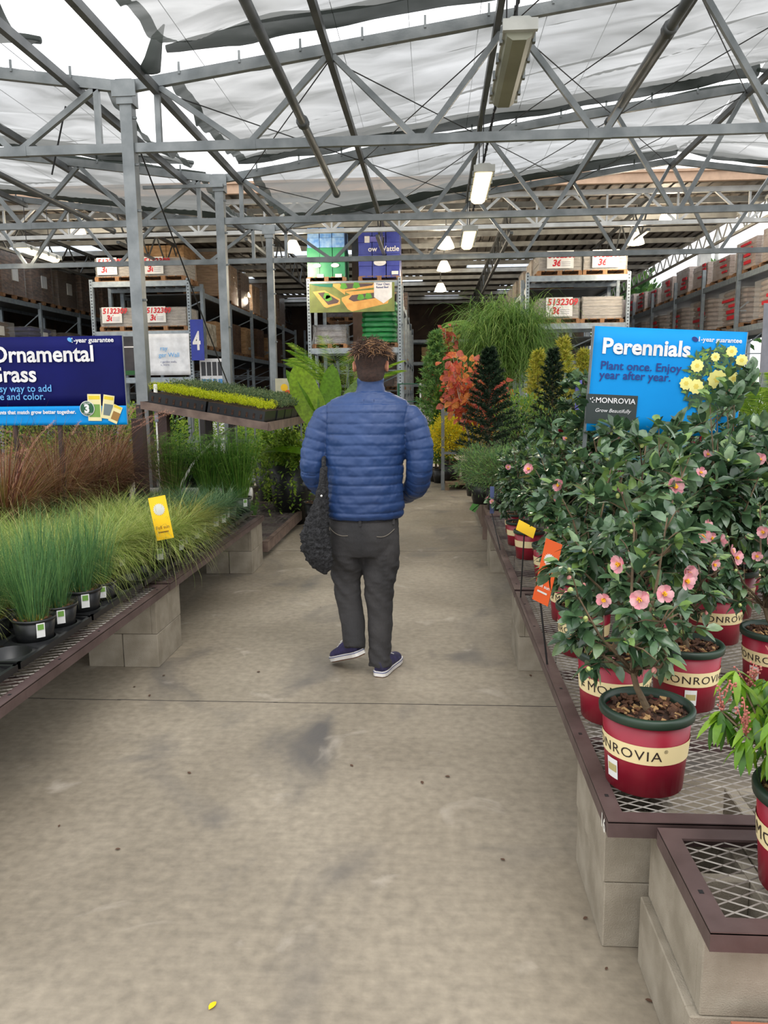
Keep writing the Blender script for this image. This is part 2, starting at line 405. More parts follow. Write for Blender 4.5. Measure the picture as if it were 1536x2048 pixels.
b = MB(); b.bx(7.05, 7.15, 16.53, 37.6, 5.58, 5.74); struct(b.build('trim_5', GALVD))
def joist(name, label, group, p0, p1, depth, pan, mt, ch=.07, wb=.03, vert=False):
    """open web girder between p0 and p1 (top chord), with a bottom chord and zigzag web"""
    p0, p1 = V(p0), V(p1); t = thing(name, label, 'roof girder', p0, 0, group); d = (p1 - p0); L_ = d.length; d.normalize()
    dn = V((0, 0, -depth)); a = MB(); a.bar((0, 0, 0), d * L_, ch, ch); a.build('top_chord', mt, t)
    a = MB(); a.bar(dn, dn + d * L_, ch, ch * .8); a.build('bottom_chord', mt, t)
    a = MB(); n = max(2, round(L_ / pan)); s_ = L_ / n
    for i in range(n):
        a.bar(d * (s_ * i), d * (s_ * (i + .5)) + dn, wb, wb); a.bar(d * (s_ * (i + .5)) + dn, d * (s_ * (i + 1)), wb, wb)
        if vert: a.bar(d * (s_ * (i + .5)), d * (s_ * (i + .5)) + dn, wb * .8, wb * .8)
    a.build('web', mt, t); return t
joist('roof_girder', 'white open web girder along the front edge of the warehouse canopy', None, (-17, 16.72, 5.5), (7.05, 16.72, 5.5), .62, 1.38, WHITEST, .1, .05, True)
g = Kind(joist('roof_joist', 'grey open web joist running back under the canopy roof', 'open web joists under the canopy', (0, 0, 0), (0, 20.4, 0), .6, 1.2, GALVD, .07, .028))
for x in (-15.2, -12.4, -9.6, -6.8, -4.0, -1.2, 1.6, 4.4): g.place((x, 16.85, 5.38), 0)
t = joist('roof_joist', 'open web edge joist of the canopy seen against the sky', None, (7.0, 16.85, 5.5), (7.0, 37.3, 5.5), .4, .7, WHITEST, .07, .03)
pur = MB(); pur.bar((-17, 0, 0), (7.0, 0, 0), .06, .12); pr = pur.build('roof_purlin', WHITEST); tag(pr, 'grey purlin crossing above the canopy joists', 'purlin', 'purlins under the canopy deck')
pk = Kind(pr)
for k in range(13): pk.place((0, 17.6 + 1.5 * k, 5.5))
def column(x, y, top, label, wt):
    t = thing('support_column', label, 'column', (x, y, 0)); a = MB(); a.bx(-.17, .17, -.17, .17, 0, wt); a.build('column_shaft', TANC, t)
    a = MB(); a.bx(-.171, .171, -.171, .171, wt, top); a.bx(-.3, .3, -.3, .3, top - .05, top); a.build('column_head', WHITEST, t)
column(-1.93, 20.45, 5.45, 'tan square column rising behind the garden bed banner', 4.95)
column(8.95, 27.2, 6.1, 'tan and white column at the canopy edge against the sky', 4.4)
# ------------------------------------------------------------------ greenhouse frame
TY = [7.3, 10.35, 13.4]; XV = -2.78; ZB = 3.75; ZV = 4.27; ZR = 5.16; HS = 6.6; PAN = 1.58
def truss_mesh(t, x0, sgn=1, full=True):
    nds = []
    a = MB(); a.bar((0, 0, 0), (sgn * HS, 0, ZR - ZV), .055, .095); a.build('top_chord', GALV, t)
    if full: a = MB(); a.bar((sgn * HS, 0, ZR - ZV), (sgn * 2 * HS, 0, 0), .055, .095); a.build('top_chord', GALV, t)
    a = MB(); a.bar((sgn * .05, 0, ZB - ZV), (sgn * (2 * HS - .05 if full else HS), 0, ZB - ZV), .05, .08)
    for i in range(4): a.bar((sgn * (1.07 + PAN * i) - .1, 0, ZB - ZV), (sgn * (1.07 + PAN * i) + .1, 0, ZB - ZV), .056, .086)
    a.build('bottom_chord', GALV, t)
    def zt(x): x = x if x <= HS else 2 * HS - x; return (ZR - ZV) * x / HS
    def web(xa, za, xb, zb, w_=.05):
        m = MB(); m.bar((sgn * xa, 0, za), (sgn * xb, 0, zb), w_ * .9, w_); m.build('web_brace', GALV, t)
    web(.28, ZB - ZV, .281, zt(.28))
    for i in range(4):
        xt = HS - PAN * (4 - i); xb = xt + PAN / 2
        web(xt, zt(xt) - .03, xb - .05, ZB - ZV + .02); web(xb + .05, ZB - ZV + .02, xt + PAN, zt(xt + PAN) - .03)
    if full:
        for i in range(4):
            xt = HS + PAN * i; xb = xt + PAN / 2
            web(xt, zt(xt) - .03, xb - .05, ZB - ZV + .02); web(xb + .05, ZB - ZV + .02, xt + PAN, zt(xt + PAN) - .03)
    c = MB()
    for i in range(11):
        x = .5 + i * .55; c.bar((sgn * x, -.03, zt(x) + .02), (sgn * x, -.03, zt(x) + .12), .012, .02)
    c.build('cloth_clips', GALV, t)
names = ['nearest', 'middle', 'farthest']
for k, y in enumerate(TY):
    t = thing('roof_truss', 'galvanised gable truss over the aisle, %s of the three' % names[k], 'roof truss', (XV, y, ZV)); truss_mesh(t, XV, 1, True)
    t = thing('roof_truss', 'galvanised half truss left of the posts, %s of the three' % names[k], 'roof truss', (XV, y, ZV)); truss_mesh(t, XV, -1, False)
    p = thing('steel_post', ['thick galvanised post beside the ornamental grass sign', 'galvanised post behind the sedum shelf, second from the front', 'galvanised post third from the front, left of the garden bed banner'][k], 'post', (XV, y, 0))
    a = MB(); a.bx(-.055, .055, -.055, .055, 0, ZV - .06); a.build('post_shaft', GALV, p)
    a = MB(); a.bx(-.075, .075, -.072, .072, ZV - .16, ZV + .05); a.bx(-.11, .11, -.085, -.07, ZV - .1, ZV + .04); a.build('post_cap', GALV, p)
    a = MB()
    for z in (3.2, 3.6, 2.4, 4.0): a.tube([(.05, -.03, z), (.09, -.03, z)], .012, 6)
    a.build('bolt', GALV, p)
    # mirrored right posts at next valley are outside the frame
# purlins along the aisle
def purlin(x, z, label, y0=3.2, y1=13.45, w_=.055, h=.075):
    a = MB(); a.bar((0, 0, 0), (0, y1 - y0, 0), w_, h); o = a.build('roof_purlin', GALVD, None, loc=(x, y0, z)); tag(o, label, 'purlin')
def zr(x):
    d = abs(x - XV) if x < XV + 2 * HS else 0
    d = d if d <= HS else 2 * HS - d
    return ZV + (ZR - ZV) * d / HS
for x, l in ((XV + .28, 'dark steel purlin just right of the gutter posts'), (XV - .45, 'dark steel purlin just left of the gutter posts'),
             (XV + HS - 3 * PAN, 'dark steel purlin above the walking man'), (XV + HS - 2 * PAN - .12, 'dark steel purlin that carries the row of lamps'),
             (XV + HS - PAN, 'dark steel purlin right of the row of lamps'), (XV + HS, 'ridge purlin at the peak of the aisle roof'),
             (XV - .45 - PAN, 'dark steel purlin over the left rack row'), (-7.0, 'dark steel purlin far over the left rack row')):
    purlin(x, zr(x) - .075, l)
def pipe(p0, p1, r, label, coup):
    t = thing('water_pipe', label, 'pipe', p0); p0, p1 = V(p0), V(p1); d = p1 - p0
    a = MB(); a.tube([(0, 0, 0), d], r, 12); a.build('pipe_run', GALVD, t, True)
    for c in coup:
        a = MB(); q = d * c; u = d.normalized() * .05; a.tube([q - u, q - u * .6, q, q + u * .6, q + u], [r * 1.1, r * 1.5, r * 1.25, r * 1.5, r * 1.1], 12); a.build('pipe_coupling', GALVD, t, True)
    a = MB(); a.tube([d - d.normalized() * .04, d], r * 1.25, 12); a.build('end_cap', GALVD, t, True)
pipe((-1.06, 3.0, 3.72), (-1.06, 8.75, 3.66), .034, 'grey pipe ending in mid air left of the lamps', [.62])
pipe((1.62, 4.0, 3.98), (1.62, 7.75, 3.98), .036, 'grey pipe ending just behind the nearest truss, right of the lamps', [.5])
pipe((-4.9, 5.5, 4.0), (-4.9, 12, 4.0), .036, 'grey pipe over the left side behind the nearest truss', [.5])
def rod(p0, p1, label, r=.006, grp='thin brace rods of the greenhouse roof'):
    a = MB(); p0, p1 = V(p0), V(p1); a.tube([(0, 0, 0), p1 - p0], r, 5); o = a.build('brace_rod', CABLE, None, loc=p0); tag(o, label, 'brace rod', grp)
lab = 'thin dark brace rod crossing between two roof trusses'
for i in (0, 1):
    for (xa, xb) in ((XV + .3, XV + HS - 3 * PAN), (XV + HS - 3 * PAN, XV + HS - 2 * PAN), (XV + HS - 2 * PAN, XV + HS - PAN), (XV + HS - PAN, XV + HS)):
        rod((xa, TY[i], zr(xa) - .08), (xb, TY[i + 1], zr(xb) - .08), lab)
        rod((xb, TY[i], zr(xb) - .08), (xa, TY[i + 1], zr(xa) - .08), lab)
for xa, xb in ((XV + HS - 2 * PAN, XV + HS - PAN), (XV + HS - PAN, XV + HS)):
    rod((xa, 4.25, zr(xa) - .08), (xb, TY[0], zr(xb) - .08), lab)
    rod((xb, 4.25, zr(xb) - .08), (xa, TY[0], zr(xa) - .08), lab)
rod((XV, 7.3, 4.0), (XV + .1, 19 * .55, 1.3), 'dark guy cable slanting down behind the nearest post', .008, 'guy cables by the posts')
rod((XV - .6, 7.35, 4.15), (XV - .85, 7.5, 3.6), 'short dark rod hanging left of the nearest post', .008, 'guy cables by the posts')
a = MB(); a.bar((0, 0, 0), (1.05, 0, 0), .03, .04); o = a.build('tie_bar', GALV, None, loc=(XV - .98, 10.25, 4.17)); tag(o, 'short galvanised tie bar left of the second post', 'bar')
# wires under the net
wm = MB(); wm.tube([(0, 0, 0), (0, 10.2, 0)], .0028, 4); wo_ = wm.build('support_wire', GALVD); tag(wo_, 'thin wire running along the aisle under the shade net', 'wire', 'wires under the shade net')
wk = Kind(wo_)
for x in [XV + .7 + .62 * i for i in range(10)] + [XV - .9 - .7 * i for i in range(6)] + [XV + HS + .9 + .8 * i for i in range(4)]:
    wk.place((x, 3.2, zr(x) + .1), 0)
# shade cloth
SH = cloth_mat('shade_net', .8, (108, 109, 107), 14, .8, 1.2); SHD = cloth_mat('shade_net_folded', .9, (70, 76, 72), 14, .8, 1.1)
def shade(label, x0, x1, y0, y1, valley=None, rollr=(.07, .05), seed=0):
    t = thing('shade_cloth', label, 'shade cloth', (0, 0, 0)); nx, ny = 110, 54; vs = []
    for i in range(nx + 1):
        for j in range(ny + 1):
            u, v = i / nx, j / ny; x = x0 + (x1 - x0) * u; y = y0 + (y1 - y0) * v
            z = zr(x) + .13 - .13 * math.sin(PI * v)
            z += .07 * noise.noise(V((x * .55 + seed, y * 2.6 + .4 * x, seed))) - .07 * max(0, .16 - abs(noise.noise(V((x * .5, y * 1.9 + .55 * x, seed + 4))))) / .16 * .6
            if valley is not None:
                dv = abs(x - valley); k = max(0, 1 - dv / .55)
                y += .0; x += (.12 * noise.noise(V((y * 2.2, seed, 0))) - .1 * math.sin(PI * v)) * k * (1 if x1 > x0 else -1) * -1
                z -= .22 * k * k * (.6 + .8 * noise.noise(V((y * 3.3, seed, 7)))); z += .05 * k * math.sin(y * 21 + seed)
            vs.append(V((x, y, z)))
    a = MB(); a.add(vs, [(i * (ny + 1) + j, (i + 1) * (ny + 1) + j, (i + 1) * (ny + 1) + j + 1, i * (ny + 1) + j + 1) for i in range(nx) for j in range(ny)])
    a.build('net', SH, t, True)
    for e, yy in ((0, y0), (1, y1)):
        pts = []; rs = []
        for i in range(60):
            u = i / 59; x = x0 + (x1 - x0) * u
            pts.append((x, yy + .035 * noise.noise(V((x * 1.3, yy, 2))), zr(x) + .1 + .03 * noise.noise(V((x * 1.9, yy, 9))))); rs.append(rollr[e] * (.75 + .6 * abs(noise.noise(V((x * 1.1, yy, 5))))) * (min(1, .35 + 6 * u)))
        a = MB(); a.tube(pts, rs, 9); a.build('gathered_hem', SHD, t, True)
    if valley is not None:      # dark reinforced edge beside the gutter
        e = [vs[j] for j in range(ny + 1)]; f = [vs[2 * (ny + 1) + j] for j in range(ny + 1)]
        a = MB(); a.add([p - V((0, 0, .004)) for p in e + f], [(j, j + 1, ny + 2 + j, ny + 1 + j) for j in range(ny)]); a.build('edge_band', SHD, t, True)
BY = [(4.35, 6.95), (7.55, 10.08), (10.6, 13.2)]
for k, (a_, b_) in enumerate(BY):
    q = ['nearest', 'middle', 'farthest'][k]
    shade('grey shade net on the slope right of the gutter, %s bay' % q, XV + (.32 if k else .5), XV + HS, a_, b_, XV, (.05, .095), k)
    shade('grey shade net beyond the ridge on the right, %s bay' % q, XV + HS, XV + 2 * HS, a_, b_, None, (.045, .07), k + 9)
    shade('grey shade net on the slope left of the gutter, %s bay' % q, XV - (.5 if k == 0 else .25), XV - HS, 6.1 if k == 0 else a_, b_ - (.2 if k == 0 else 0), XV, (.05, .085), k + 20)
# dark cloth corner bunched over the gutter by the nearest post
a = MB(); a.loft([((-2.42, 6.9, 4.24), (1, 0, 0), (0, 1, 0), .1, .07), ((-2.36, 6.86, 4.34), (1, 0, 0), (0, 1, 0), .07, .06), ((-2.3, 6.8, 4.47), (1, 0, 0), (0, 1, 0), .05, .03), ((-2.24, 6.78, 4.55), (1, 0, 0), (0, 1, 0), .01, .01)], 12)
for i, v in enumerate(a.v): a.v[i] = v + V((.02 * noise.noise(v * 12), .02 * noise.noise(v * 9), 0))
tag(a.build('cloth_bunch', SHD, None, True), 'knotted bunch of dark shade net over the gutter at the nearest post', 'shade cloth')
# lamps
def lamp(loc, lit, label):
    t = thing('strip_light', label, 'light', loc); a = MB()
    prof = [(-.105, .0), (.105, .0), (.1, .045), (.055, .075), (-.055, .075), (-.1, .045)]
    a.add([V((x, y, z)) for y in (-.62, .62) for x, z in prof], [(0, 1, 7, 6), (1, 2, 8, 7), (2, 3, 9, 8), (3, 4, 10, 9), (4, 5, 11, 10), (5, 0, 6, 11), (5, 4, 3, 2, 1, 0), (6, 7, 8, 9, 10, 11)])
    for y in (-.62, .62): a.bx(-.112, .112, y - .02, y + .02, -.015, .055)
    a.build('housing', LAMPHOUS, t)
    a = MB(); pr = [(-.09, 0), (-.08, -.035), (-.045, -.06), (.045, -.06), (.08, -.035), (.09, 0)]
    a.add([V((x, y, z)) for y in (-.6, .6) for x, z in pr], [(i, i + 1, i + 7, i + 6) for i in range(5)] + [(0, 1, 2, 3, 4, 5), (11, 10, 9, 8, 7, 6)])
    a.build('diffuser', LAMPON if lit else LAMPOFF, t)
    a = MB()
    for y in (-.45, -.15, .15, .45):
        for s_ in (-1, 1): a = MB(); a.bx(s_ * .108 - .01, s_ * .108 + .01, y - .02, y + .02, -.02, .04); a.build('clip', GALV, t)
    a = MB()
    for y in (-.4, .4): a.tube([(0, y, .07), (0, y, .84)], .006, 5)
    a.build('hanger_chain', CABLE, t)
    if lit:
        li = bpy.data.lights.new('lamp_light', 'AREA'); li.shape = 'RECTANGLE'; li.size = .16; li.size_y = 1.1; li.energy = 14; li.color = (1, .84, .62)
        lo = bpy.data.objects.new('lamp_light', li); COL.objects.link(lo); lo.parent = t; lo.location = (0, 0, -.07)
lamp((.55, 6.02, 3.82), False, 'unlit strip lamp hanging nearest over the aisle')
lamp((.53, 9.3, 3.84), True, 'lit strip lamp over the aisle between the nearest and middle trusses')
lamp((.52, 12.35, 3.84), True, 'lit strip lamp farthest along the aisle')
lamp((-7.0, 13.75, 4.02), True, 'lit strip lamp on the far left over the racks')
a = MB()
pts = [(.6, 3.2 + .05 * i, 4.3 + .035 * math.sin(i * 2.4)) for i in range(190)]
a.tube(pts, .012, 5); tag(a.build('lamp_cable', CABLE), 'black looped cable strung along the lamp purlin', 'cable')
# pendant dome lamps under the canopy
t = thing('dome_light', 'lit dome pendant lamp', 'light', (0, 0, 0)); a = MB(); a.lathe([(.03, .34), (.05, .3), (.09, .24)], n=16, cap0=True); a.tube([(0, 0, .3), (0, 0, .9)], .015, 6); a.build('lamp_cap', WHITEST, t, True)
a = MB(); a.lathe([(.09, .24), (.13, .16), (.17, .08), (.19, 0)], n=20); a.lathe([(.19, 0), (.12, -.02), (.001, -.02)], n=20); a.build('lamp_shade', LAMPON2, t, True)
dk = Kind(t)
def zpt(u, v, z):
    d = rt2 * ((u - 768) / 1538) + up2 * ((1024 - v) / 1538) + fw; return V((0, 0, CAMZ)) + d * ((z - CAMZ) / d.z)
def ypt(u, v, y):
    d = rt2 * ((u - 768) / 1538) + up2 * ((1024 - v) / 1538) + fw; return V((0, 0, CAMZ)) + d * (y / d.y)
for u, v, l in ((586, 503, 'left of the green and blue pallet'), (892, 496, 'left of the farthest strip lamp'), (1271, 488, 'above the right rack'), (881, 582, 'deepest under the canopy'),
                (490, 594, 'deep behind the left rack'), (156, 470, 'above the far left racks'), (1336, 440, 'near the right canopy edge'), (888, 541, 'in the middle depth of the canopy')):
    p = zpt(u, v, 4.72 if u not in (156, 1336) else 5.15); dk.place((p.x, p.y, p.z), 0, 'lit dome pendant lamp ' + l)
    li = bpy.data.lights.new('dome_light', 'POINT'); li.energy = 110; li.color = (1, .86, .66); li.shadow_soft_size = .2
    lo = bpy.data.objects.new('dome_light_source', li); COL.objects.link(lo); lo.location = (p.x, p.y, p.z - .12)

# ------------------------------------------------------------------ warehouse racks
def upright(t, x0, x1, y, z, axis='x', n=6, face=True, w_=.08):
    """ladder frame; axis x: frame lies in the xz plane; else in the yz plane at x=y"""
    a = MB()
    P = (lambda s_, zz: (s_, y, zz)) if axis == 'x' else (lambda s_, zz: (y, s_, zz))
    for s_ in (x0, x1): a.bar(P(s_, 0), P(s_, z), w_, w_ * .9)
    st = z / n
    for i in range(n):
        a.bar(P(x0, st * i + .15), P(x1, st * (i + 1) - .15) if i % 2 else P(x1, st * i + .15), .03, .03)
        a.bar(P(x0, st * i + .15), P(x1, st * (i + 1) + .1 if st * (i + 1) + .1 < z else z - .05), .03, .03)
    a.build('upright_frame', RACK, t)
def rack(label, x0, x1, y0, y1, levels, top, bays=1, along='y'):
    t = thing('pallet_rack', label, 'rack', (x0, y0, 0)); X, Y_ = x1 - x0, y1 - y0
    if along == 'x':          # front faces the camera, frames at both ends
        for x in (0, X):
            a = MB()
            for y in (0, Y_): a.bar((x, y, 0), (x, y, top), .09, .08)
            for i in range(5):
                z = .3 + i * (top - .6) / 5; a.bar((x, 0, z), (x, Y_, z + (.7 if i % 2 else 0)), .03, .03); a.bar((x, 0, z), (x, Y_, z), .03, .03)
            a.build('upright_frame', RACK, t)
            a = MB()
            k = .05
            while k < top: a.bx(x - .018, x + .018, -.047, -.044, k, k + .03); k += .075
            a.build('punched_slots', mat('slot_shadow', (60, 66, 72), .8), t)
        for z in levels:
            a = MB(); a.bx(.04, X - .04, -.03, .03, z - .13, z); a.bx(.04, X - .04, Y_ - .03, Y_ + .03, z - .13, z); a.build('beam', RACK, t)
            a = MB()
            for i in range(9): a.bx(.06 + (X - .12) * i / 9, .06 + (X - .12) * (i + .55) / 9, .03, Y_ - .03, z - .04, z - .015)
            a.build('deck', GALVD, t)
    else:
        n = bays; s_ = Y_ / n
        for i in range(n + 1):
            a = MB(); y = s_ * i
            for x in (0, X): a.bar((x, y, 0), (x, y, top), .08, .09)
            for q in range(4):
                z = .3 + q * (top - .6) / 4; a.bar((0, y, z), (X, y, z), .03, .03); a.bar((0, y, z), (X, y, z + (top - .6) / 4), .03, .03)
            a.build('upright_frame', RACK, t)
        for z in levels:
            a = MB()
            for x in (0, X): a.bx(x - .03, x + .03, 0, Y_, z - .13, z)
            a.build('beam', RACK, t)
            a = MB(); a.bx(.03, X - .03, 0, Y_, z - .05, z - .02); a.build('deck', GALVD, t)
    return t
rack('galvanised end rack behind the ornamental grass sign', -8.4, -5.98, 19, 20.1, [1.95, 3.08, 4.27], 4.32, along='x')
rack('galvanised end rack hung with the garden bed banner', -3.03, -.83, 19, 20.1, [1.0, 2.6, 4.17], 4.24, along='x')
rack('galvanised end rack behind the perennials sign', 2.2, 4.55, 19, 20.1, [1.9, 3.1, 4.2], 4.26, along='x')
rack('long rack row running back behind the number four banner', -8.2, -6.05, 20.4, 34, [1.6, 2.7, 4.15], 4.25, 5)
rack('long rack row running back behind the garden bed banner', -2.9, -.95, 20.8, 34, [1.6, 2.6, 4.1], 4.2, 5)
rack('long rack row running back behind the right end rack', 2.35, 4.4, 20.4, 34, [1.6, 2.9, 4.1], 4.2, 5)
rack('long rack row along the far left side', -12.9, -11.7, 12.6, 33, [1.5, 2.75, 4.2], 4.25, 8)
rack('long rack row along the right side against the sky', 7.4, 8.7, 17.4, 35, [1.6, 3.0, 4.25], 4.75, 7)
rack('shelving against the dark back wall', -6, 7, 36.2, 37.3, [.9, 1.9, 2.9, 3.9], 4.4, along='x')
# pallets with loads
def pallet(mb, X, Y_, mi=0):
    for i in range(5): mb.bx(-X / 2 + i * X / 5 + .01, -X / 2 + (i + 1) * X / 5 - .03, -Y_ / 2, Y_ / 2, .1, .12, mi)
    for x in (-X / 2 + .04, 0, X / 2 - .04):
        for y in (-Y_ / 2 + .06, 0, Y_ / 2 - .06): mb.bx(x - .05, x + .05, y - .06, y + .06, .02, .1, mi)
    for y in (-Y_ / 2 + .05, 0, Y_ / 2 - .05): mb.bx(-X / 2, X / 2, y - .05, y + .05, 0, .02, mi)
def load_mesh(kind, X, Y_, H_, seed):
    r = random.Random(seed); a = MB()
    if kind == 'flat':
        n = max(2, int(H_ / .07))
        for i in range(n): a.bx(-X / 2 + r.uniform(0, .02), X / 2 - r.uniform(0, .02), -Y_ / 2 + r.uniform(0, .02), Y_ / 2 - r.uniform(0, .02), H_ * i / n, H_ * (i + .94) / n)
    elif kind == 'boxes':
        nz = max(2, round(H_ / .28)); nx = 3; ny = 2
        for k in range(nz):
            for i in range(nx):
                for j in range(ny):
                    g_ = r.uniform(.003, .012); a.bx(-X / 2 + X * i / nx + g_, -X / 2 + X * (i + 1) / nx - g_, -Y_ / 2 + Y_ * j / ny + g_, -Y_ / 2 + Y_ * (j + 1) / ny - g_, H_ * k / nz, H_ * (k + 1) / nz - .006)
    else:      # bags: rounded lumpy layers
        n = max(2, round(H_ / .13))
        for i in range(n):
            st = []
            for q, (zz, k) in enumerate(((0, .9), (.25, 1), (.75, 1), (1, .9))):
                st.append((zz, k))
            vs = []; m_ = 28; kk = r.uniform(.94, 1.0)
            for zz, k in st:
                for c in range(m_):
                    an = 2 * PI * c / m_; cx, cy = math.cos(an), math.sin(an); q = max(abs(cx), abs(cy)) ** .85
                    vs.append(V((X / 2 * cx / q * k * kk, Y_ / 2 * cy / q * k * kk, H_ * (i + zz) / n)))
            fs = [(s_ * m_ + c, s_ * m_ + (c + 1) % m_, (s_ + 1) * m_ + (c + 1) % m_, (s_ + 1) * m_ + c) for s_ in range(3) for c in range(m_)] + [tuple(range(m_ - 1, -1, -1)), tuple(3 * m_ + c for c in range(m_))]
            a.add(vs, fs)
    return a
def pallet_load(label, loc, X, Y_, H_, kind, mt, seed=0, rz=0, note=None, wrap=True, group=None, patches=None, name='loaded_pallet'):
    t = thing(name, label, 'pallet', loc, rz, group); a = MB(); pallet(a, X, Y_); a.build('wooden_pallet', WOOD, t)
    a = load_mesh(kind, X - .06, Y_ - .06, H_, seed); g_ = a.build('goods', mt, t); g_.location = (0, 0, .12)
    if wrap:
        a = MB(); m_ = 24; vs = []
        for k in range(5):
            for c in range(m_):
                an = 2 * PI * c / m_; cx, cy = math.cos(an), math.sin(an); q = max(abs(cx), abs(cy)) ** .95; e = .97 + .015 * noise.noise(V((c * .9, k * 1.3, seed)))
                vs.append(V(((X / 2 + .01) * cx / q * e, (Y_ / 2 + .01) * cy / q * e, .1 + (H_ + .03) * k / 4)))
        a.add(vs, [(k * m_ + c, k * m_ + (c + 1) % m_, (k + 1) * m_ + (c + 1) % m_, (k + 1) * m_ + c) for k in range(4) for c in range(m_)] + [tuple(4 * m_ + c for c in range(m_))])
        a.build('stretch_wrap', FILM, t)
    if note:
        nx, nw, nh, side = note
        a = MB(); a.bx(nx - nw / 2, nx + nw / 2, -Y_ / 2 - .03, -Y_ / 2 - .026, .14 + max(0, H_ - nh), .14 + H_); a.build('paper_sheet', SHEET, t)
        z1 = .14 + H_
        text('5132309', nh * .46, REDINK, t, (nx - nw * .46, -Y_ / 2 - .034, z1 - nh * .4), offset=.006, shear=.15)
        text('36', nh * .5, REDINK, t, (nx - nw * .3, -Y_ / 2 - .034, z1 - nh * .86), offset=.008, shear=.2)
        a = MB(); a.bx(nx + .0, nx + nw * .42, -Y_ / 2 - .036, -Y_ / 2 - .033, z1 - nh * .95, z1 - nh * .55); a.build('label', LTXT, t)
        a = MB()
        for i in range(3): a.bx(nx + .02, nx + nw * .38, -Y_ / 2 - .038, -Y_ / 2 - .036, z1 - nh * (.66 + .1 * i), z1 - nh * (.635 + .1 * i))
        a.build('print_lines', GREYB, t)
    if patches:
        for (mt2, x, y0, z, w_, h) in patches:
            a = MB(); a.bx(X / 2 - .012 if x == 'r' else (-X / 2 - .016 if x == 'l' else x), X / 2 + .016 if x == 'r' else (-X / 2 + .012 if x == 'l' else x + w_), y0, y0 + (w_ if x in ('r', 'l') else .01), z, z + h); a.build('label', mt2, t)
    return t
WRAPN = mat('wrapped_dark_goods', (146, 110, 88), .3, 0, (84, 62, 50), 7, .5, 10, stretch=(1, 1, 3))
REDG = mat('red_white_bags', (170, 156, 146), .5, 0, (140, 118, 108), 3.2, .3, 10)
LBL = ['left', 'right']
for i, (x, H_) in enumerate(((-7.75, .42), (-6.6, .42))):
    pallet_load('grey brick pallet with red number sheet on top of the left end rack, %s one' % LBL[i], (x, 19.5, 4.27), 1.1, 1.0, H_, 'flat', BRICKG, i, note=(-.22, .5, .4, 0))
    pallet_load('grey brick pallet with red number sheet on the left end rack second beam, %s' % LBL[i], (x + (0 if i else .05), 19.5, 3.08), 1.1, 1.0, .44, 'flat', BRICKG, i + 3, note=(-.22, .5, .38, 0))
for i, (x, y) in enumerate(((2.95, 19.5), (4.0, 19.5))):
    pallet_load('pale brick pallet with red number sheet on top of the right end rack, %s' % LBL[i], (x, y, 4.2), 1.05, 1.0, .42, 'flat', BRICKG, i + 7, note=(.0, .62, .4, 0))
pallet_load('grey brick pallet with red number sheet on the middle beam of the right end rack', (2.95, 19.5, 3.1), 1.0, 1.0, .46, 'flat', BRICKG, 12, note=(.0, .62, .44, 0))
pallet_load('plain grey slab pallet on the middle beam of the right end rack', (4.0, 19.6, 3.1), 1.0, .9, .5, 'flat', BRICKG, 13)
pallet_load('large plain carton pallet behind the top of the left end rack', (-7.3, 21.2, 4.15), 1.5, 1.1, 1.15, 'boxes', KRAFT, 15, wrap=False)
pallet_load('tan layered pallet on the rack top beside the second post', (-6.6, 22.6, 4.15), 1.2, 1.2, 1.2, 'flat', KRAFT, 16)
for i in range(6):
    pallet_load('wrapped brown carton pallet on top of the number four rack row', (-6.75, 24.1 + 1.55 * i, 4.15), 1.2, 1.2, R.uniform(.9, 1.25), 'boxes', [KRAFT, WRAPN][i % 2], 20 + i, group='cartons on top of the number four rack row')
    pallet_load('brown cartons on the middle shelf of the number four rack row', (-6.75, 22.6 + 1.7 * i, 2.7), 1.2, 1.2, R.uniform(.6, 1.0), 'boxes', [KRAFT, KRAFTD][i % 2], 40 + i, group='cartons on the middle shelf of the number four rack row', wrap=False)
pallet_load('stack of small white boxes on the rack shelf behind the number four banner', (-6.55, 21.1, 2.7), 1.0, 1.2, .6, 'boxes', mat('white_cartons', (214, 208, 192), .7, 0, (150, 140, 120), 8), 60, wrap=False)
for i in range(11):
    pallet_load('brown wrapped pallet on the top shelf of the far left rack row', (-12.2, 13.3 + 1.62 * i, 4.2), 1.1, 1.3, R.uniform(1.0, 1.3), 'boxes', [WRAPN, KRAFTD, WRAPN][i % 3], 70 + i, group='wrapped pallets topping the far left rack row', patches=[(SHEET, 'r', -.1, .5, .3, .35)])
for i in range(7):
    pallet_load('dark blue and brown goods on the middle shelf of the far left rack row', (-12.2, 13.3 + 2.4 * i, 2.75), 1.1, 1.5, .65, 'bags', [mat('blue_bags', (24, 34, 110), .4), KRAFTD][i % 2], 90 + i, group='goods on the middle shelf of the far left rack row', patches=[(SHEET, 'r', -.1, .4, .25, .25)])
pallet_load('long pale timber bundle on the far left rack row', (-12.1, 14.2, 2.75), 1.2, 2.4, .3, 'flat', mat('pale_timber', (190, 164, 128), .7), 101, patches=[(SHEET, 'r', .5, .14, .25, .22)], wrap=False)
for i in range(10):
    pallet_load('red and white wrapped pallet on the top shelf of the right rack row', (8.0, 18.2 + 1.6 * i, 4.25), 1.1, 1.3, [.85, .8, .62, .7][i % 4] * .85, 'flat', REDG, 110 + i, group='wrapped pallets topping the right rack row', patches=[(REDINK, 'l', -.55 + R.uniform(0, .2), .2 + .14 * q + R.uniform(0, .05), R.uniform(.2, .6), R.uniform(.04, .09)) for q in range(3 + i % 2)])
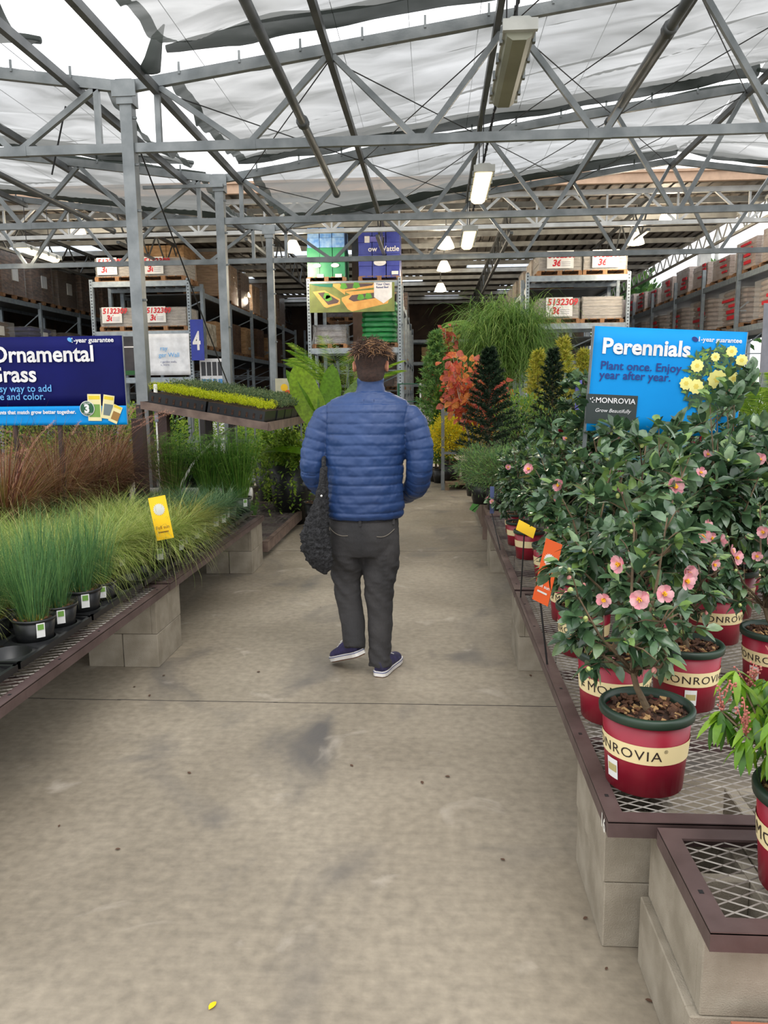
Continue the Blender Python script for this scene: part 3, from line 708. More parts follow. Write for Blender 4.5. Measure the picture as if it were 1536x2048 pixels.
for i in range(7):
    pallet_load('red and white bags on the middle shelf of the right rack row', (8.0, 18.3 + 2.3 * i, 3.0), 1.1, 1.6, .85, 'bags', REDG, 130 + i, group='bags on the middle shelf of the right rack row', patches=[(REDINK, 'l', -.6 + R.uniform(0, .3), .25 + .15 * q, R.uniform(.3, .8), R.uniform(.05, .1)) for q in range(4)])
pallet_load('tall silver wrapped pallet at the near end of the right rack row', (8.0, 17.9, 4.3), .9, .8, 1.1, 'flat', mat('silver_goods', (176, 178, 180), .4), 150)
# blue and green packs on the centre rack
GRN = mat('green_pack', (60, 150, 104), .35, 0, (48, 132, 92), 3, .3, 8); BLP = mat('blue_pack', (90, 140, 206), .3, 0, (150, 184, 220), 9, .4, 10); VIO = mat('violet_blue_pack', (70, 80, 160), .3, 0, (46, 54, 138), 3, .4, 8)
t = thing('wrapped_pallet', 'blue and green bag pallet on the centre rack top, left of the tan column', 'pallet', (-2.6, 19.5, 4.17)); a = MB(); pallet(a, .95, .9); a.build('wooden_pallet', WOOD, t)
a = load_mesh('boxes', .92, .9, .7, 3); o = a.build('green_bags', GRN, t); o.location = (0, 0, .1)
a = load_mesh('boxes', .9, .88, .46, 4); o = a.build('blue_bags', BLP, t); o.location = (0, 0, .8)
for x in (-.22, .22):
    a = MB(); a.lathe([(.0001, 0), (.1, 0)], n=20); o = a.build('oval_logo', LTXT, t); o.location = (x, -.47, .38); o.rotation_euler = (PI / 2, 0, 0); o.scale = (1, .5, 1)
    a = MB(); a.bx(x, x + .16, -.47, -.465, .1, .18); a.build('label', SHEET, t)
t = thing('wrapped_pallet', 'violet blue bag pallet on the centre rack top, right of the tan column', 'pallet', (-1.32, 19.5, 4.17)); a = MB(); pallet(a, 1.0, .9); a.build('wooden_pallet', WOOD, t)
a = load_mesh('boxes', 1.0, .9, 1.08, 5); o = a.build('blue_bags', VIO, t); o.location = (0, 0, .08)
text('ow Wattle', .17, LTXT, t, (-.26, -.475, .68), offset=.003)
a = MB(); a.bx(-.32, .14, -.474, -.468, .9, 1.02); a.build('brand_box', mat('pack_violet', (112, 110, 190), .4), t)
a = MB(); a.bx(-.34, -.22, -.48, -.474, .88, 1.03); a.build('logo_square', LTXT, t)
a = MB(); a.lathe([(.0001, 0), (.15, 0)], n=24); o = a.build('oval_logo', LTXT, t); o.location = (.02, -.472, .42); o.rotation_euler = (PI / 2, 0, 0); o.scale = (1, .5, 1)
a = MB(); a.bx(.3, .46, -.476, -.47, .14, .22); a.build('label', SHEET, t)
pallet_load('green shrink wrapped pallet in the centre rack behind the man', (-1.35, 19.55, 2.6), .95, .9, 1.0, 'bags', GREENWRAP, 161, wrap=False)
pallet_load('dark bagged pallet in the centre rack, left side', (-2.57, 19.6, 2.6), .85, .8, .45, 'bags', mat('grey_bags', (120, 122, 130), .3, 0, (70, 70, 80), 5, .5, 10), 162)
pallet_load('purple and grey bags high in the centre rack', (-2.4, 21.9, 3.45), 1.1, .9, .35, 'bags', mat('purple_bags', (110, 90, 120), .4, 0, (50, 44, 60), 8), 163)
for i in range(6):
    pallet_load('brown wrapped goods on the right face of the centre rack row', (-1.5, 21.9 + 1.9 * i, [2.6, 4.1, 1.6][i % 3]), 1.1, 1.3, .9, 'boxes', [WRAPN, KRAFT][i % 2], 170 + i, group='goods along the centre rack row')
    pallet_load('pale wrapped carton on top of the right rack row behind the end rack', (3.0, 21.2 + 1.9 * i, 4.1), 1.1, 1.2, .62, 'boxes', mat('pale_cartons', (196, 186, 172), .6, 0, (150, 130, 110), 5), 190 + i, group='cartons topping the right rack row behind the end rack')
for i, (x, z) in enumerate([(x, z) for x in (-4.6, -1.6, 0, 1.4, 3.4, 5.4) for z in (.9, 1.9, 2.9)]):
    pallet_load('brown carton stack on the back wall shelving', (x, 36.7, z), 1.25, .9, R.uniform(.35, .65), 'boxes', [KRAFT, KRAFTD][i % 2], 210 + i, group='cartons on the back wall shelving', wrap=False)
pallet_load('low wrapped pallet on the floor at the end of the aisle', (-.38, 20.9, 0), 1.0, 1.1, 1.05, 'flat', mat('grey_pink_goods', (170, 150, 148), .5, 0, (110, 90, 90), 6), 240)
# banners on racks
t = thing('garden_bed_banner', 'wide photo banner of wooden raised garden beds on the centre rack', 'banner', (-3.0, 18.93, 3.44)); W_, H_ = 2.05, .68
a = MB(); a.bx(0, W_, 0, .012, 0, H_); a.build('banner_sheet', mat('grass_print', (120, 132, 70), .7, 0, (96, 104, 60), 4), t)
BEDW = mat('bed_wood_print', (222, 170, 96), .7, 0, (206, 150, 78), 7); BEDS = mat('bed_soil_print', (92, 76, 78), .8); 
def poly(t, name, pts, mt, y):
    a = MB(); a.add([V((x * W_, y, z * H_)) for x, z in pts], [tuple(range(len(pts)))]); return a.build(name, mt, t)
poly(t, 'printed_bed', [(.04, .72), (.18, .76), (.36, .45), (.36, .28), (.2, .16), (.17, .2)], BEDW, -.002)
poly(t, 'printed_soil', [(.1, .68), (.18, .7), (.35, .4), (.33, .32), (.22, .26)], BEDS, -.003)
poly(t, 'printed_bed', [(.28, .98), (.8, .98), (.8, .84), (.42, .72), (.42, .6), (.28, .9)], BEDW, -.0025)
poly(t, 'printed_soil', [(.36, .98), (.76, .97), (.74, .9), (.42, .78)], BEDS, -.003)
poly(t, 'printed_bed', [(.38, .5), (.48, .6), (.42, .7), (.8, .76), (.95, .55), (.92, .28), (.5, .02), (.45, .1), (.38, .4)], BEDW, -.0022)
poly(t, 'printed_soil', [(.46, .45), (.5, .58), (.78, .66), (.86, .5), (.52, .36)], BEDS, -.003)
for x, z in ((.22, .5), (.2, .58), (.6, .52), (.69, .55), (.4, .9), (.55, .92)):
    poly(t, 'printed_plant', [(x - .04, z - .08), (x, z - .12), (x + .05, z - .06), (x + .03, z + .08), (x - .02, z + .1)], mat('plant_print', (90, 160, 60), .7), -.004)
poly(t, 'printed_cloth', [(.0, .98), (.28, .98), (.27, .86), (.12, .9)], mat('teal_print', (20, 110, 90), .7), -.004)
poly(t, 'price_card', [(.76, 1), (.97, 1), (.97, .48), (.87, .28), (.76, .5)], LTXT, -.005)
text('Your Own', .075, NTXT, t, (.785 * W_, -.008, .9 * H_), offset=.001); text('Raised Bed', .066, NTXT, t, (.785 * W_, -.008, .8 * H_), offset=.001)
t = thing('white_banner', 'white cloth banner on the left end rack behind the nearest post', 'banner', (-7.15, 18.92, 2.0)); a = MB()
nx, nz = 12, 8; a.add([V((1.15 * i / nx, .02 * math.sin(i * 1.3 + j * .5), 1.0 * j / nz)) for i in range(nx + 1) for j in range(nz + 1)], [(i * (nz + 1) + j, (i + 1) * (nz + 1) + j, (i + 1) * (nz + 1) + j + 1, i * (nz + 1) + j + 1) for i in range(nx) for j in range(nz)])
o = a.build('banner_sheet', mat('white_cloth', (222, 226, 232), .6), t, True); so = o.modifiers.new('th', 'SOLIDIFY'); so.thickness = .004
text('ray', .15, LBLUE, t, (.42, -.035, .6), offset=.001); text('ger Wall', .15, LBLUE, t, (.38, -.035, .44), offset=.001); text('r garden walls,\ns, more.', .07, NTXT, t, (.42, -.035, .3))
t = thing('dark_panel', 'dark product display panel left of the white banner on the end rack', 'sign', (-7.95, 18.93, 2.0)); a = MB(); a.bx(0, .8, 0, .02, 0, .95); a.build('panel', mat('dark_panel', (52, 46, 46), .4, 0, (24, 22, 22), 3), t)
a = MB(); a.bx(0, .8, -.004, 0, .68, .71); a.bx(0, .03, -.004, 0, 0, .7); a.build('stripe', LTXT, t); a = MB(); a.bx(.05, .8, -.004, 0, .02, .12); a.build('green_stripe', mat('dark_green_print', (30, 90, 40), .6), t)
t = thing('wire_shelf', 'green wire shelf unit standing just right of the man beyond the centre rack', 'shelf', (-.82, 17.6, 0))
for x, y in ((0, 0), (.5, 0), (0, .5), (.5, .5)):
    a = MB(); a.bar((x, y, 0), (x, y, 1.72), .03, .03); a.build('shelf_post', mat('pale_post', (190, 190, 186), .5) if x else mat('green_wire', (24, 84, 58), .5), t)
for z in (.4, .85, 1.3, 1.7):
    a = MB(); a.bx(0, .5, 0, .02, z, z + .02); a.bx(0, .5, .48, .5, z, z + .02)
    for i in range(12): a.bx(.02 + i * .04, .03 + i * .04, 0, .5, z, z + .008)
    a.build('wire_tier', mat('green_wire', (24, 84, 58), .5), t)
t = thing('orange_box', 'small red and orange box on the green wire shelf', 'box', (-.72, 17.62, .88)); a = MB(); a.bx(0, .2, 0, .15, 0, .26); a.build('carton', ORG, t); a = MB(); a.bx(0, .2, -.003, 0, .14, .2); a.build('red_stripe', REDINK, t); a = MB(); a.bx(0, .2, -.003, 0, .02, .07); a.build('white_stripe', SHEET, t)
t = thing('product_display', 'white and blue product display board beside the left end rack foot', 'display', (-5.85, 19.2, 0)); a = MB(); a.bx(0, .75, 0, .25, 0, 2.4); a.build('board', mat('display_white', (206, 208, 212), .6), t)
for i in range(5):
    a = MB(); a.bx(.04 + i * .14, .15 + i * .14, -.006, 0, 1.98, 2.32); a.build('dark_item', mat('dark_item', (40, 42, 48), .5), t)
    a = MB(); a.bx(.04 + i * .14, .15 + i * .14, -.006, 0, 1.64, 1.9); a.build('blue_item', mat('item_blue', (60, 130, 190), .5), t)
a = MB(); a.bx(.03, .72, -.006, 0, 1.4, 1.58); a.build('blue_stripe', mat('item_blue', (60, 130, 190), .5), t)
t = thing('aisle_number_sign', 'blue hanging sign with a white number 4 beside the left end rack', 'sign', (-5.96, 18.93, 2.35)); a = MB(); a.bx(0, .32, 0, .02, 0, .98); a.build('sign_panel', BLUEB, t)
o = text('4', .62, LTXT, t, (.05, -.006, .26), offset=.016); o.scale = (.62, 1, 1)
t = thing('aisle_number_sign', 'blue sign with a white number 6 on a grey board beside the perennials sign', 'sign', (6.95, 17.2, 1.4)); a = MB(); a.bx(0, .52, 0, .03, 0, 1.9); a.build('grey_board', GREYB, t)
a = MB(); a.bx(.14, .52, -.012, 0, 1.16, 1.86); a.build('sign_panel', BLUEB, t); text('6', .7, LTXT, t, (.22, -.02, 1.28), offset=.025).scale = (.62, 1, 1)
t = thing('rack_upright', 'punched galvanised upright holding the number six board', 'post', (7.56, 17.2, 0)); a = MB(); a.bx(-.05, .05, -.05, .05, 0, 4.9); a.build('upright_post', RACK, t)
a = MB()
for i in range(60): a.bx(-.02, .02, -.054, -.05, .1 + i * .08, .135 + i * .08)
a.build('punched_slots', MATS['slot_shadow'], t)
# poles and trees far beyond on the right
a = MB(); a.tube([(0, 0, 0), (0, 0, 11)], [.16, .11], 8); a.bar((-1.2, 0, 8.6), (1.6, 0, 8.6), .12, .12); tag(a.build('utility_pole', WHITEST, None, loc=(16.5, 48, 0)), 'pale utility pole against the sky beyond the canopy', 'pole')
# ------------------------------------------------------------------ benches and blocks
def exp_mesh(X, Y_, lx, ly, r):
    a = MB(); nx = max(1, round(X / lx)); ny = max(1, round(Y_ / ly)); lx = X / nx; ly = Y_ / ny
    for j in range(ny):
        for i in range(nx):
            x, y = i * lx, j * ly; z = .002
            for (p, q) in (((x, y + ly / 2), (x + lx / 2, y)), ((x + lx / 2, y), (x + lx, y + ly / 2)), ((x + lx, y + ly / 2), (x + lx / 2, y + ly)), ((x + lx / 2, y + ly), (x, y + ly / 2))):
                d = V((q[0] - p[0], q[1] - p[1], 0)).normalized(); s_ = V((-d.y, d.x, 0)) * r
                p0 = V((p[0], p[1], 0)); p1 = V((q[0], q[1], 0)); h = V((0, 0, r * 1.6))
                a.add([p0 + s_, p0 - s_, p1 + s_, p1 - s_, p0 + h, p1 + h], [(0, 4, 5, 2), (4, 1, 3, 5), (0, 2, 3, 1)])
    return a
def bench(name, label, x0, x1, y0, y1, z, mt=BROWN, lx=.072, ly=.034, r=.0016, mm=MESH, h=.045, holes=True):
    t = thing(name, label, 'display bench', (x0, y0, 0)); X, Y_ = x1 - x0, y1 - y0; a = MB(); w_ = .045
    for (p, q, s, u) in ((0, w_, 0, Y_), (X - w_, X, 0, Y_), (w_, X - w_, 0, w_), (w_, X - w_, Y_ - w_, Y_)): a.bx(p, q, s, u, z - .006, z)
    for (p, q, s, u) in ((0, .006, 0, Y_), (X - .006, X, 0, Y_), (.006, X - .006, 0, .006), (.006, X - .006, Y_ - .006, Y_)): a.bx(p, q, s, u, z - h, z - .003)
    a.build('frame', mt, t)
    if holes:
        a = MB(); k = .12
        while k < Y_: a.bx(.018, .028, k, k + .012, z + .0002, z + .0012); a.bx(X - .028, X - .018, k, k + .012, z + .0002, z + .0012); k += .38
        a.build('punched_holes', CABLE, t)
    a = MB(); k = .5
    while k < Y_ - .2: a.bx(.01, X - .01, k - .015, k + .015, z - .045, z - .015); k += .6
    a.build('cross_bar', BROWN, t)
    g_ = exp_mesh(X - 2 * w_ + .01, Y_ - 2 * w_ + .01, lx, ly, r).build('mesh_deck', mm, t); g_.location = (w_ - .005, w_ - .005, z - .012)
    return t
BZ = .44
b1 = bench('plant_bench', 'brown bench with mesh top at the front right holding the nearest crimson pots', .44, 1.78, 1.84, 4.12, BZ)
text('16', .052, WHITE, b1, (-.002, .075, BZ - .05), rot=(PI / 2, 0, -PI / 2), offset=.0015)
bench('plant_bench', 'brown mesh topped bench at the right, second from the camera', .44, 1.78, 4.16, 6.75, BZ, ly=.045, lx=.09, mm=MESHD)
bench('plant_bench', 'small brown mesh bench in the bottom right corner', .555, 1.5, 1.44, 1.815, BZ, lx=.075, ly=.036, r=.0017)
bench('plant_bench', 'brown mesh topped bench at the front left under the rushes', -3.0, -1.53, 1.7, 4.22, BZ, ly=.04, lx=.08)
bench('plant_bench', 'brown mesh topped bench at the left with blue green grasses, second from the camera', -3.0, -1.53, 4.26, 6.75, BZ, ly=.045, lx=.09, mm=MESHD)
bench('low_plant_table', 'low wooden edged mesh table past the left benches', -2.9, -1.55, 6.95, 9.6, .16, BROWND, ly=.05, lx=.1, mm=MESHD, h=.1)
bench('plant_bench', 'wooden sided bench beside the cart on the right', .5, 1.9, 8.1, 10.4, .46, BROWND, ly=.06, lx=.12, mm=MESHD, h=.36)
bk = MB()
for (x0, x1, y0, y1) in ((0, .2, 0, .032), (0, .2, .368, .4), (0, .032, .032, .368), (.168, .2, .032, .368), (.032, .168, .185, .215)): bk.bx(x0, x1, y0, y1, 0, .193)
bo = bk.build('concrete_block', BLOCK); tag(bo, 'grey concrete block', 'concrete block')
bv = bo.modifiers.new('bevel', 'BEVEL'); bv.width = .003; bv.segments = 1
BKD = Kind(bo)
def block(x, y, z, along_x, label, group=None):
    """x,y: min corner"""
    if along_x: BKD.place((x, y + .2, z), -PI / 2, label, group)
    else: BKD.place((x, y, z), 0, label, group)
def stack(x, y, where, side=1, inner=True):
    block(x, y, 0, False, 'floor level concrete block, aisle side, ' + where); 
    if inner: block(x + side * .205, y + .003, 0, False, 'floor level concrete block, inner side, ' + where)
    xx = x if side > 0 else x - .2
    block(xx, y, .195, True, 'upper concrete block, near side, ' + where); block(xx, y + .203, .195, True, 'upper concrete block, far side, ' + where)
stack(-1.75, 4.06, 'under the join of the left benches', -1)
stack(-1.75, 6.33, 'under the far end of the left benches', -1)
stack(.46, 4.08, 'under the join of the right benches')
stack(.47, 6.4, 'under the far end of the right benches')
stack(1.52, 4.08, 'inner edge support of the right benches', 1, False)
block(.462, 1.95, 0, False, 'lower concrete block at the front corner of the right bench')
block(.458, 1.95, .195, False, 'upper concrete block at the front corner of the right bench')
block(.545, 1.5, 0, False, 'lower concrete block of the stack in the bottom right corner'); block(.565, 1.5, .195, False, 'upper concrete block of the stack in the bottom right corner')
block(.75, 1.5, 0, False, 'lower inner concrete block of the bottom right stack'); block(.77, 1.5, .195, False, 'upper inner concrete block of the bottom right stack')
block(.83, 1.92, .195, True, 'concrete block seen through the mesh behind the nearest crimson pot'); block(.83, 1.92, 0, True, 'concrete block low under the mesh behind the nearest crimson pot')
for x in (-3.0,):
    for y, q in ((2.0, 'near'), (4.1, 'middle'), (6.3, 'far')): stack(x + .22, y, '%s support of the left bench inner edge' % q, -1, False)
o = MB(); o.bx(.62, 1.2, 1.05, 1.44, .0, .2); o.bx(.61, 1.2, 1.04, 1.45, .2, .23); tag(o.build('terracotta_slab', mat('terracotta', (176, 110, 84), .85, 0, (150, 88, 66), 7, .3, 30)), 'orange brown slab on the floor in the bottom right corner', 'slab')

# ------------------------------------------------------------------ pots, trays
def pot_mesh(h, r0, r1, lip, n=28, th=.003):
    a = MB(); a.lathe([(.0001, .004), (r0, .004), (r0, 0), (r0 + .002, 0), (r1, h), (r1 - th, h), (r1 - th - (r1 - r0) * .2, h * .8)], n=n); return a
def soil_mesh(r, seed, chips=40):
    rr = random.Random(seed); a = MB(); n = 18; vs = [V((0, 0, .01))]
    for q in (1, 2, 3):
        for k in range(n): an = 2 * PI * k / n; vs.append(V((r * q / 3 * math.cos(an), r * q / 3 * math.sin(an), .008 * noise.noise(V((q, k * .8, seed))))))
    a.add(vs, [(0, 1 + k, 1 + (k + 1) % n) for k in range(n)] + [(1 + q * n + k, 1 + (q + 1) * n + k, 1 + (q + 1) * n + (k + 1) % n, 1 + q * n + (k + 1) % n) for q in (0, 1) for k in range(n)], 0)
    for i in range(chips):
        an = rr.uniform(0, 2 * PI); q = r * .94 * math.sqrt(rr.random()); s_ = rr.uniform(.005, .014)
        m_ = Euler((rr.uniform(-.8, .8), rr.uniform(-.8, .8), rr.uniform(0, 6))).to_matrix()
        a.box((q * math.cos(an), q * math.sin(an), .01), (s_ * 1.6, s_, s_ * .5), rr.choice((1, 1, 1, 2)), m_)
    return a
def crimson_pot(t, seed, textrot, tagged=False):
    H_, r0, r1 = .225, .103, .122
    p = pot_mesh(H_, r0, r1, 0, 40).build('pot', CRIMSON, t, True)
    a = MB(); a.lathe([(r1 + .001, H_ - .022), (r1 + .007, H_ - .02), (r1 + .009, H_ - .002), (r1 + .006, H_ + .004), (r1 - .006, H_ + .004), (r1 - .008, H_ - .02)], n=40); a.build('rim', POTRIM, p, True)
    rz = lambda z: r0 + .002 + (r1 - r0) * z / H_
    a = MB(); a.lathe([(rz(.098) + .0012, .098), (rz(.152) + .0012, .152)], n=40); a.build('cream_band', CREAM, p, True)
    me = text_mesh('MONROVIA', .044, offset=.0, space=1.12)
    xs = [v.co.x for v in me.vertices]; wd = max(xs) - min(xs)
    for v in me.vertices:      # wrap round the pot; first letter and rest as small capitals
        x, y = v.co.x - min(xs), v.co.y; z = .111 + y * (.92 if x > wd * .17 else 1.08)
        an = textrot + x / .115; r_ = rz(z) + .0022; v.co = V((r_ * math.cos(an), r_ * math.sin(an), z))
    me.materials.clear(); me.materials.append(INK); obj('lettering', me, p)
    me = text_mesh('®', .014); x0 = wd + .004
    for v in me.vertices:
        x, y = v.co.x, v.co.y; z = .135 + y; an = textrot + (x + x0) / .115; r_ = rz(z) + .0022; v.co = V((r_ * math.cos(an), r_ * math.sin(an), z))
    me.materials.clear(); me.materials.append(INK); obj('lettering', me, p)
    a = MB()      # leaf sprig mark
    for (dx, dz, dr) in ((0, 0, 1.2), (.008, .008, .3), (-.008, .01, 2.4), (.002, .018, 1.6), (-.004, -.004, -1.2), (.008, -.002, -.4)):
        for off in (-.03, ):
            an = textrot + (off + dx) / .115; z = .122 + dz; r_ = rz(z) + .0025; tx = V((-math.sin(an), math.cos(an), 0)); c = V((r_ * math.cos(an), r_ * math.sin(an), z))
            d = tx * math.cos(dr) + V((0, 0, 1)) * math.sin(dr); e = tx * -math.sin(dr) + V((0, 0, 1)) * math.cos(dr)
            a.add([c - d * .007, c + e * .003, c + d * .007, c - e * .003], [(0, 1, 2, 3)])
    a.build('leaf_emblem', INK, p)
    if tagged:
        an0 = textrot + .75; a = MB(); b_ = MB()
        def q(an, z, o_): r_ = rz(z) + o_; return V((r_ * math.cos(an), r_ * math.sin(an), z))
        for (mb_, za, zb, aa, ab, o_) in ((a, .03, .088, 0, .36, .002), (b_, .05, .072, .03, .33, .0025)):
            vs = [q(an0 + aa + (ab - aa) * i / 4, z, o_) for i in range(5) for z in (za, zb)]; mb_.add(vs, [(2 * i, 2 * i + 2, 2 * i + 3, 2 * i + 1) for i in range(4)])
        a.build('price_tag', SHEET, p); b_.build('tag_print', mat('tag_olive', (178, 166, 110), .6), p)
    s_ = soil_mesh(r1 - .006, seed, 150).build('soil', [SOIL, BARKCHIP, BARKCHIP2], t); s_.location = (0, 0, H_ - .022)
    return H_

def flower(petals, pr, mats, seed):
    rr = random.Random(seed); a = MB()
    for k in range(petals):
        an = 2 * PI * k / petals + rr.uniform(-.15, .15); d = V((math.cos(an), math.sin(an), .35 + rr.uniform(-.1, .15)))
        sd = V((-math.sin(an), math.cos(an), 0)); dn = d.normalized(); nn = sd.cross(dn) * -1; vs = []
        for (tt, ww, up_) in ((.1, .12, 0), (.45, .34, .02), (.8, .44, .07), (1., .2, .12)):
            c = dn * (pr * tt) + V((0, 0, up_ * pr)); vs += [c + sd * ww * pr, c - V((0, 0, .05 * pr)), c - sd * ww * pr]
        a.add(vs, [(3 * i + q, 3 * i + q + 1, 3 * i + q + 4, 3 * i + q + 3) for i in range(3) for q in (0, 1)], k % 2)
    for i in range(26):
        an = rr.uniform(0, 2 * PI); q = pr * .2 * math.sqrt(rr.random()); a.tube([(q * math.cos(an) * .5, q * math.sin(an) * .5, 0), (q * math.cos(an) * 1.3, q * math.sin(an) * 1.3, pr * .35)], .0012, 3, 2, False); a.ball((q * math.cos(an) * 1.3, q * math.sin(an) * 1.3, pr * .36), .002, 3, 2)
    return a.mesh('flower', [mats[0], mats[1], M_ANTH], True)
PF = [flower(6, .034, M_PINK, 1), flower(7, .036, M_PINK, 2), flower(5, .03, M_PINK, 3)]; RF = [flower(9, .036, M_REDP, 4), flower(8, .03, M_REDP, 5)]
def camellia(seed, H_, Rr, low, nleaf, fl, nfl, rot, tagged=False, lean=(0, 0), label='', fixed=()):
    """tall leafy shrub on a bare trunk in a crimson pot; H_ = height above the pot base"""
    rr = random.Random(seed); t = thing('potted_camellia', label, 'potted shrub'); pz = crimson_pot(t, seed, rot, tagged) - .02
    tips = []; tr = MB(); top = V((lean[0], lean[1], low)); ctrl = V((lean[0] * .3 + rr.uniform(-.02, .02), lean[1] * .3, pz + (low - pz) * .5))
    tr.tube([(0, 0, pz - .02), (0, 0, pz + .01), ctrl, top], [.013, .011, .009, .008], 7)
    nb = 9
    for b_ in range(nb):
        an = 2 * PI * b_ / nb + rr.uniform(-.4, .4); sr = ctrl.lerp(top, rr.uniform(.3, 1)); el = rr.uniform(.05, 1); rad_ = Rr * rr.uniform(.65, 1) * math.sqrt(max(.1, 1 - (el * .85) ** 2)) 
        e = V((lean[0] + rad_ * math.cos(an), lean[1] + rad_ * math.sin(an), low + (H_ - low) * el))
        m_ = sr.lerp(e, .5) + V((rr.uniform(-.03, .03), rr.uniform(-.03, .03), rr.uniform(-.02, .05)))
        tr.tube([sr, m_, e], [.006, .0045, .002], 5); tips.append((sr, m_, e))
        for k in range(5):
            f = rr.uniform(.3, 1); s2 = (sr.lerp(m_, f * 2) if f < .5 else m_.lerp(e, f * 2 - 1)); d = V((rr.gauss(0, 1), rr.gauss(0, 1), rr.gauss(.35, .6))).normalized(); e2 = s2 + d * Rr * rr.uniform(.3, .6)
            tr.tube([s2, s2.lerp(e2, .5) + V((0, 0, .01)), e2], [.003, .0022, .001], 4); tips.append((s2, s2.lerp(e2, .5) + V((0, 0, .01)), e2))
    tr.build('trunk', TRUNK, t, True)
    fo = MB(); out = []; LS = {1: .8, 4: 1.0}.get(seed, 1.22)
    for i in range(nleaf):
        a_, m_, e = tips[i % len(tips)] if i % 3 else rr.choice(tips); f = rr.uniform(.15, 1) ** .7
        p = (a_.lerp(m_, f * 2) if f < .5 else m_.lerp(e, f * 2 - 1)); c = V((lean[0], lean[1], low + (H_ - low) * .35))
        d = (p - c).normalized() * .7 + V((rr.gauss(0, .6), rr.gauss(0, .6), rr.gauss(.05, .45))); nn = V((rr.gauss(0, .45), rr.gauss(0, .45), 1))
        fo.leaf(p, d, nn, rr.uniform(.045, .085) * LS, rr.uniform(.026, .042) * LS, rr.choice((0, 0, 0, 1, 1, 1, 3, 2, 4)), rr.uniform(.05, .5), rr.uniform(.1, .45)); out.append((p, d))
    fo.build('foliage', M_CAM, t, True)
    bd = MB()
    for i in range(26):
        p, d = rr.choice(out); q = p + d.normalized() * .012; bd.ball(q, rr.uniform(.005, .009), 6, rr.choice((0, 0, 0, 1)), 1.25)
    bd.build('buds', [M_BUD, M_BUDP], t, True)['kind'] = 'stuff'
    tips.sort(key=lambda q: -(q[2].xy - V(lean)).length)
    for i in range(nfl):
        a_, m_, e = rr.choice(tips[:22]); e = V((lean[0] + (e.x - lean[0]) * 1.12, lean[1] + (e.y - lean[1]) * 1.12, e.z)); o = obj('flower', rr.choice(fl), t); o.location = e; o.scale = (.8,) * 3; u = V((e.x - lean[0], e.y - lean[1], .12)) + V((rr.gauss(0, .1), -.22, 0)); o.rotation_euler = u.to_track_quat('Z', 'Y').to_euler()
    for k, (q, dr) in enumerate(fixed): o = obj('flower', fl[k % len(fl)], t); o.location = q; o.scale = (.74,) * 3; o.rotation_euler = V(dr).to_track_quat('Z', 'Y').to_euler()
    return t
FR = -PI / 2      # towards the camera
def loc1(u, v, y): p = ypt(u, v, y); return (V((p.x, p.y, p.z)) - V((.585, 2.06, BZ))) / .98
FX = [(loc1(1327, 1188, 1.93), (.1, -1, .3)), (loc1(1280, 1198, 1.9), (-.35, -1, .1)), (loc1(1209, 1198, 1.95), (-.5, -1, -.2)), (loc1(1371, 1162, 1.98), (.6, -1, .1)), (loc1(1240, 1128, 2.0), (-.9, -.5, 0))]
cam_specs = [(camellia(1, .82, .2, .34, 460, PF, 0, FR - 2.05, True, (-.045, .02), '', FX), 'open'), (camellia(2, 1.02, .3, .36, 780, PF, 5, FR - 1.0, False, (.02, .02)), 'a'),
             (camellia(3, 1.12, .31, .38, 860, PF, 5, FR - 1.7, False, (-.03, 0)), 'b'), (camellia(4, .95, .28, .4, 800, PF, 5, FR - 1.35, True, (.03, -.02)), 'c'), (camellia(5, 1.16, .29, .45, 850, RF, 6, FR - 1.2, False, (0, 0)), 'red')]
CK = [Kind(t) for t, _ in cam_specs]
GRP = 'leafy camellias packed on the right benches'
LC = 'leafy dark green camellia in a crimson pot deep in the packed right bench'
cams = [(0, .585, 2.06, 0, .98, 'camellia with open pink flowers and bare trunk in the nearest crimson pot', None),
        (3, .60, 2.50, .35, 1.0, 'camellia in the crimson pot directly behind the nearest one, pink petals on its soil', None),
        (0, .87, 2.62, 1.0, .95, 'camellia in the crimson pot right of the second, thin trunk and full green rim showing', None),
        (3, .62, 3.14, -.9, .9, 'camellia in the crimson pot with a white price tag beside the bench rail', None),
        (1, .66, 3.62, 0, .92, 'camellia in the crimson pot behind the price tagged one, beside the orange tag', None),
        (2, .92, 3.15, .3, .86, None, GRP), (2, 1.22, 3.33, .75, .95, 'camellia in the crimson pot showing only the last letters of its name', None),
        (0, 1.25, 2.82, .1, .9, 'camellia in the crimson pot cut by the right frame edge above the pieris', None),
        (1, 1.02, 3.72, 1.9, .9, None, GRP), (2, 1.42, 3.72, .6, 1.0, None, GRP), (1, 1.6, 3.4, .2, 1.0, None, GRP), (3, .68, 4.42, 1, .9, None, GRP), (1, 1.05, 4.35, 2.5, 1.05, None, GRP),
        (4, 1.4, 4.5, 0, .95, 'camellia with red flowers rising in front of the perennials sign', None), (2, 1.62, 4.15, 1.2, 1.06, None, GRP), (3, .62, 5.0, 2, .8, None, GRP), (2, .98, 5.0, .7, 1.0, None, GRP),
        (4, 1.1, 5.5, 2.2, 1.0, 'red budded camellia left of the perennials sign', None), (1, .6, 5.45, .9, .72, 'short camellia in a crimson pot at the far aisle corner of the right bench', None), (3, .62, 5.9, 2.9, .66, 'farthest small camellia in a crimson pot on the right bench rail', None), (2, 1.5, 5.2, 2, 1.05, None, GRP), (1, 1.35, 5.9, 1, 1.0, None, GRP)]
for (k, x, y, r_, sc_, lb, g_) in cams: CK[k].place((x, y, BZ), r_, lb or LC, g_, sc_)
a = MB()
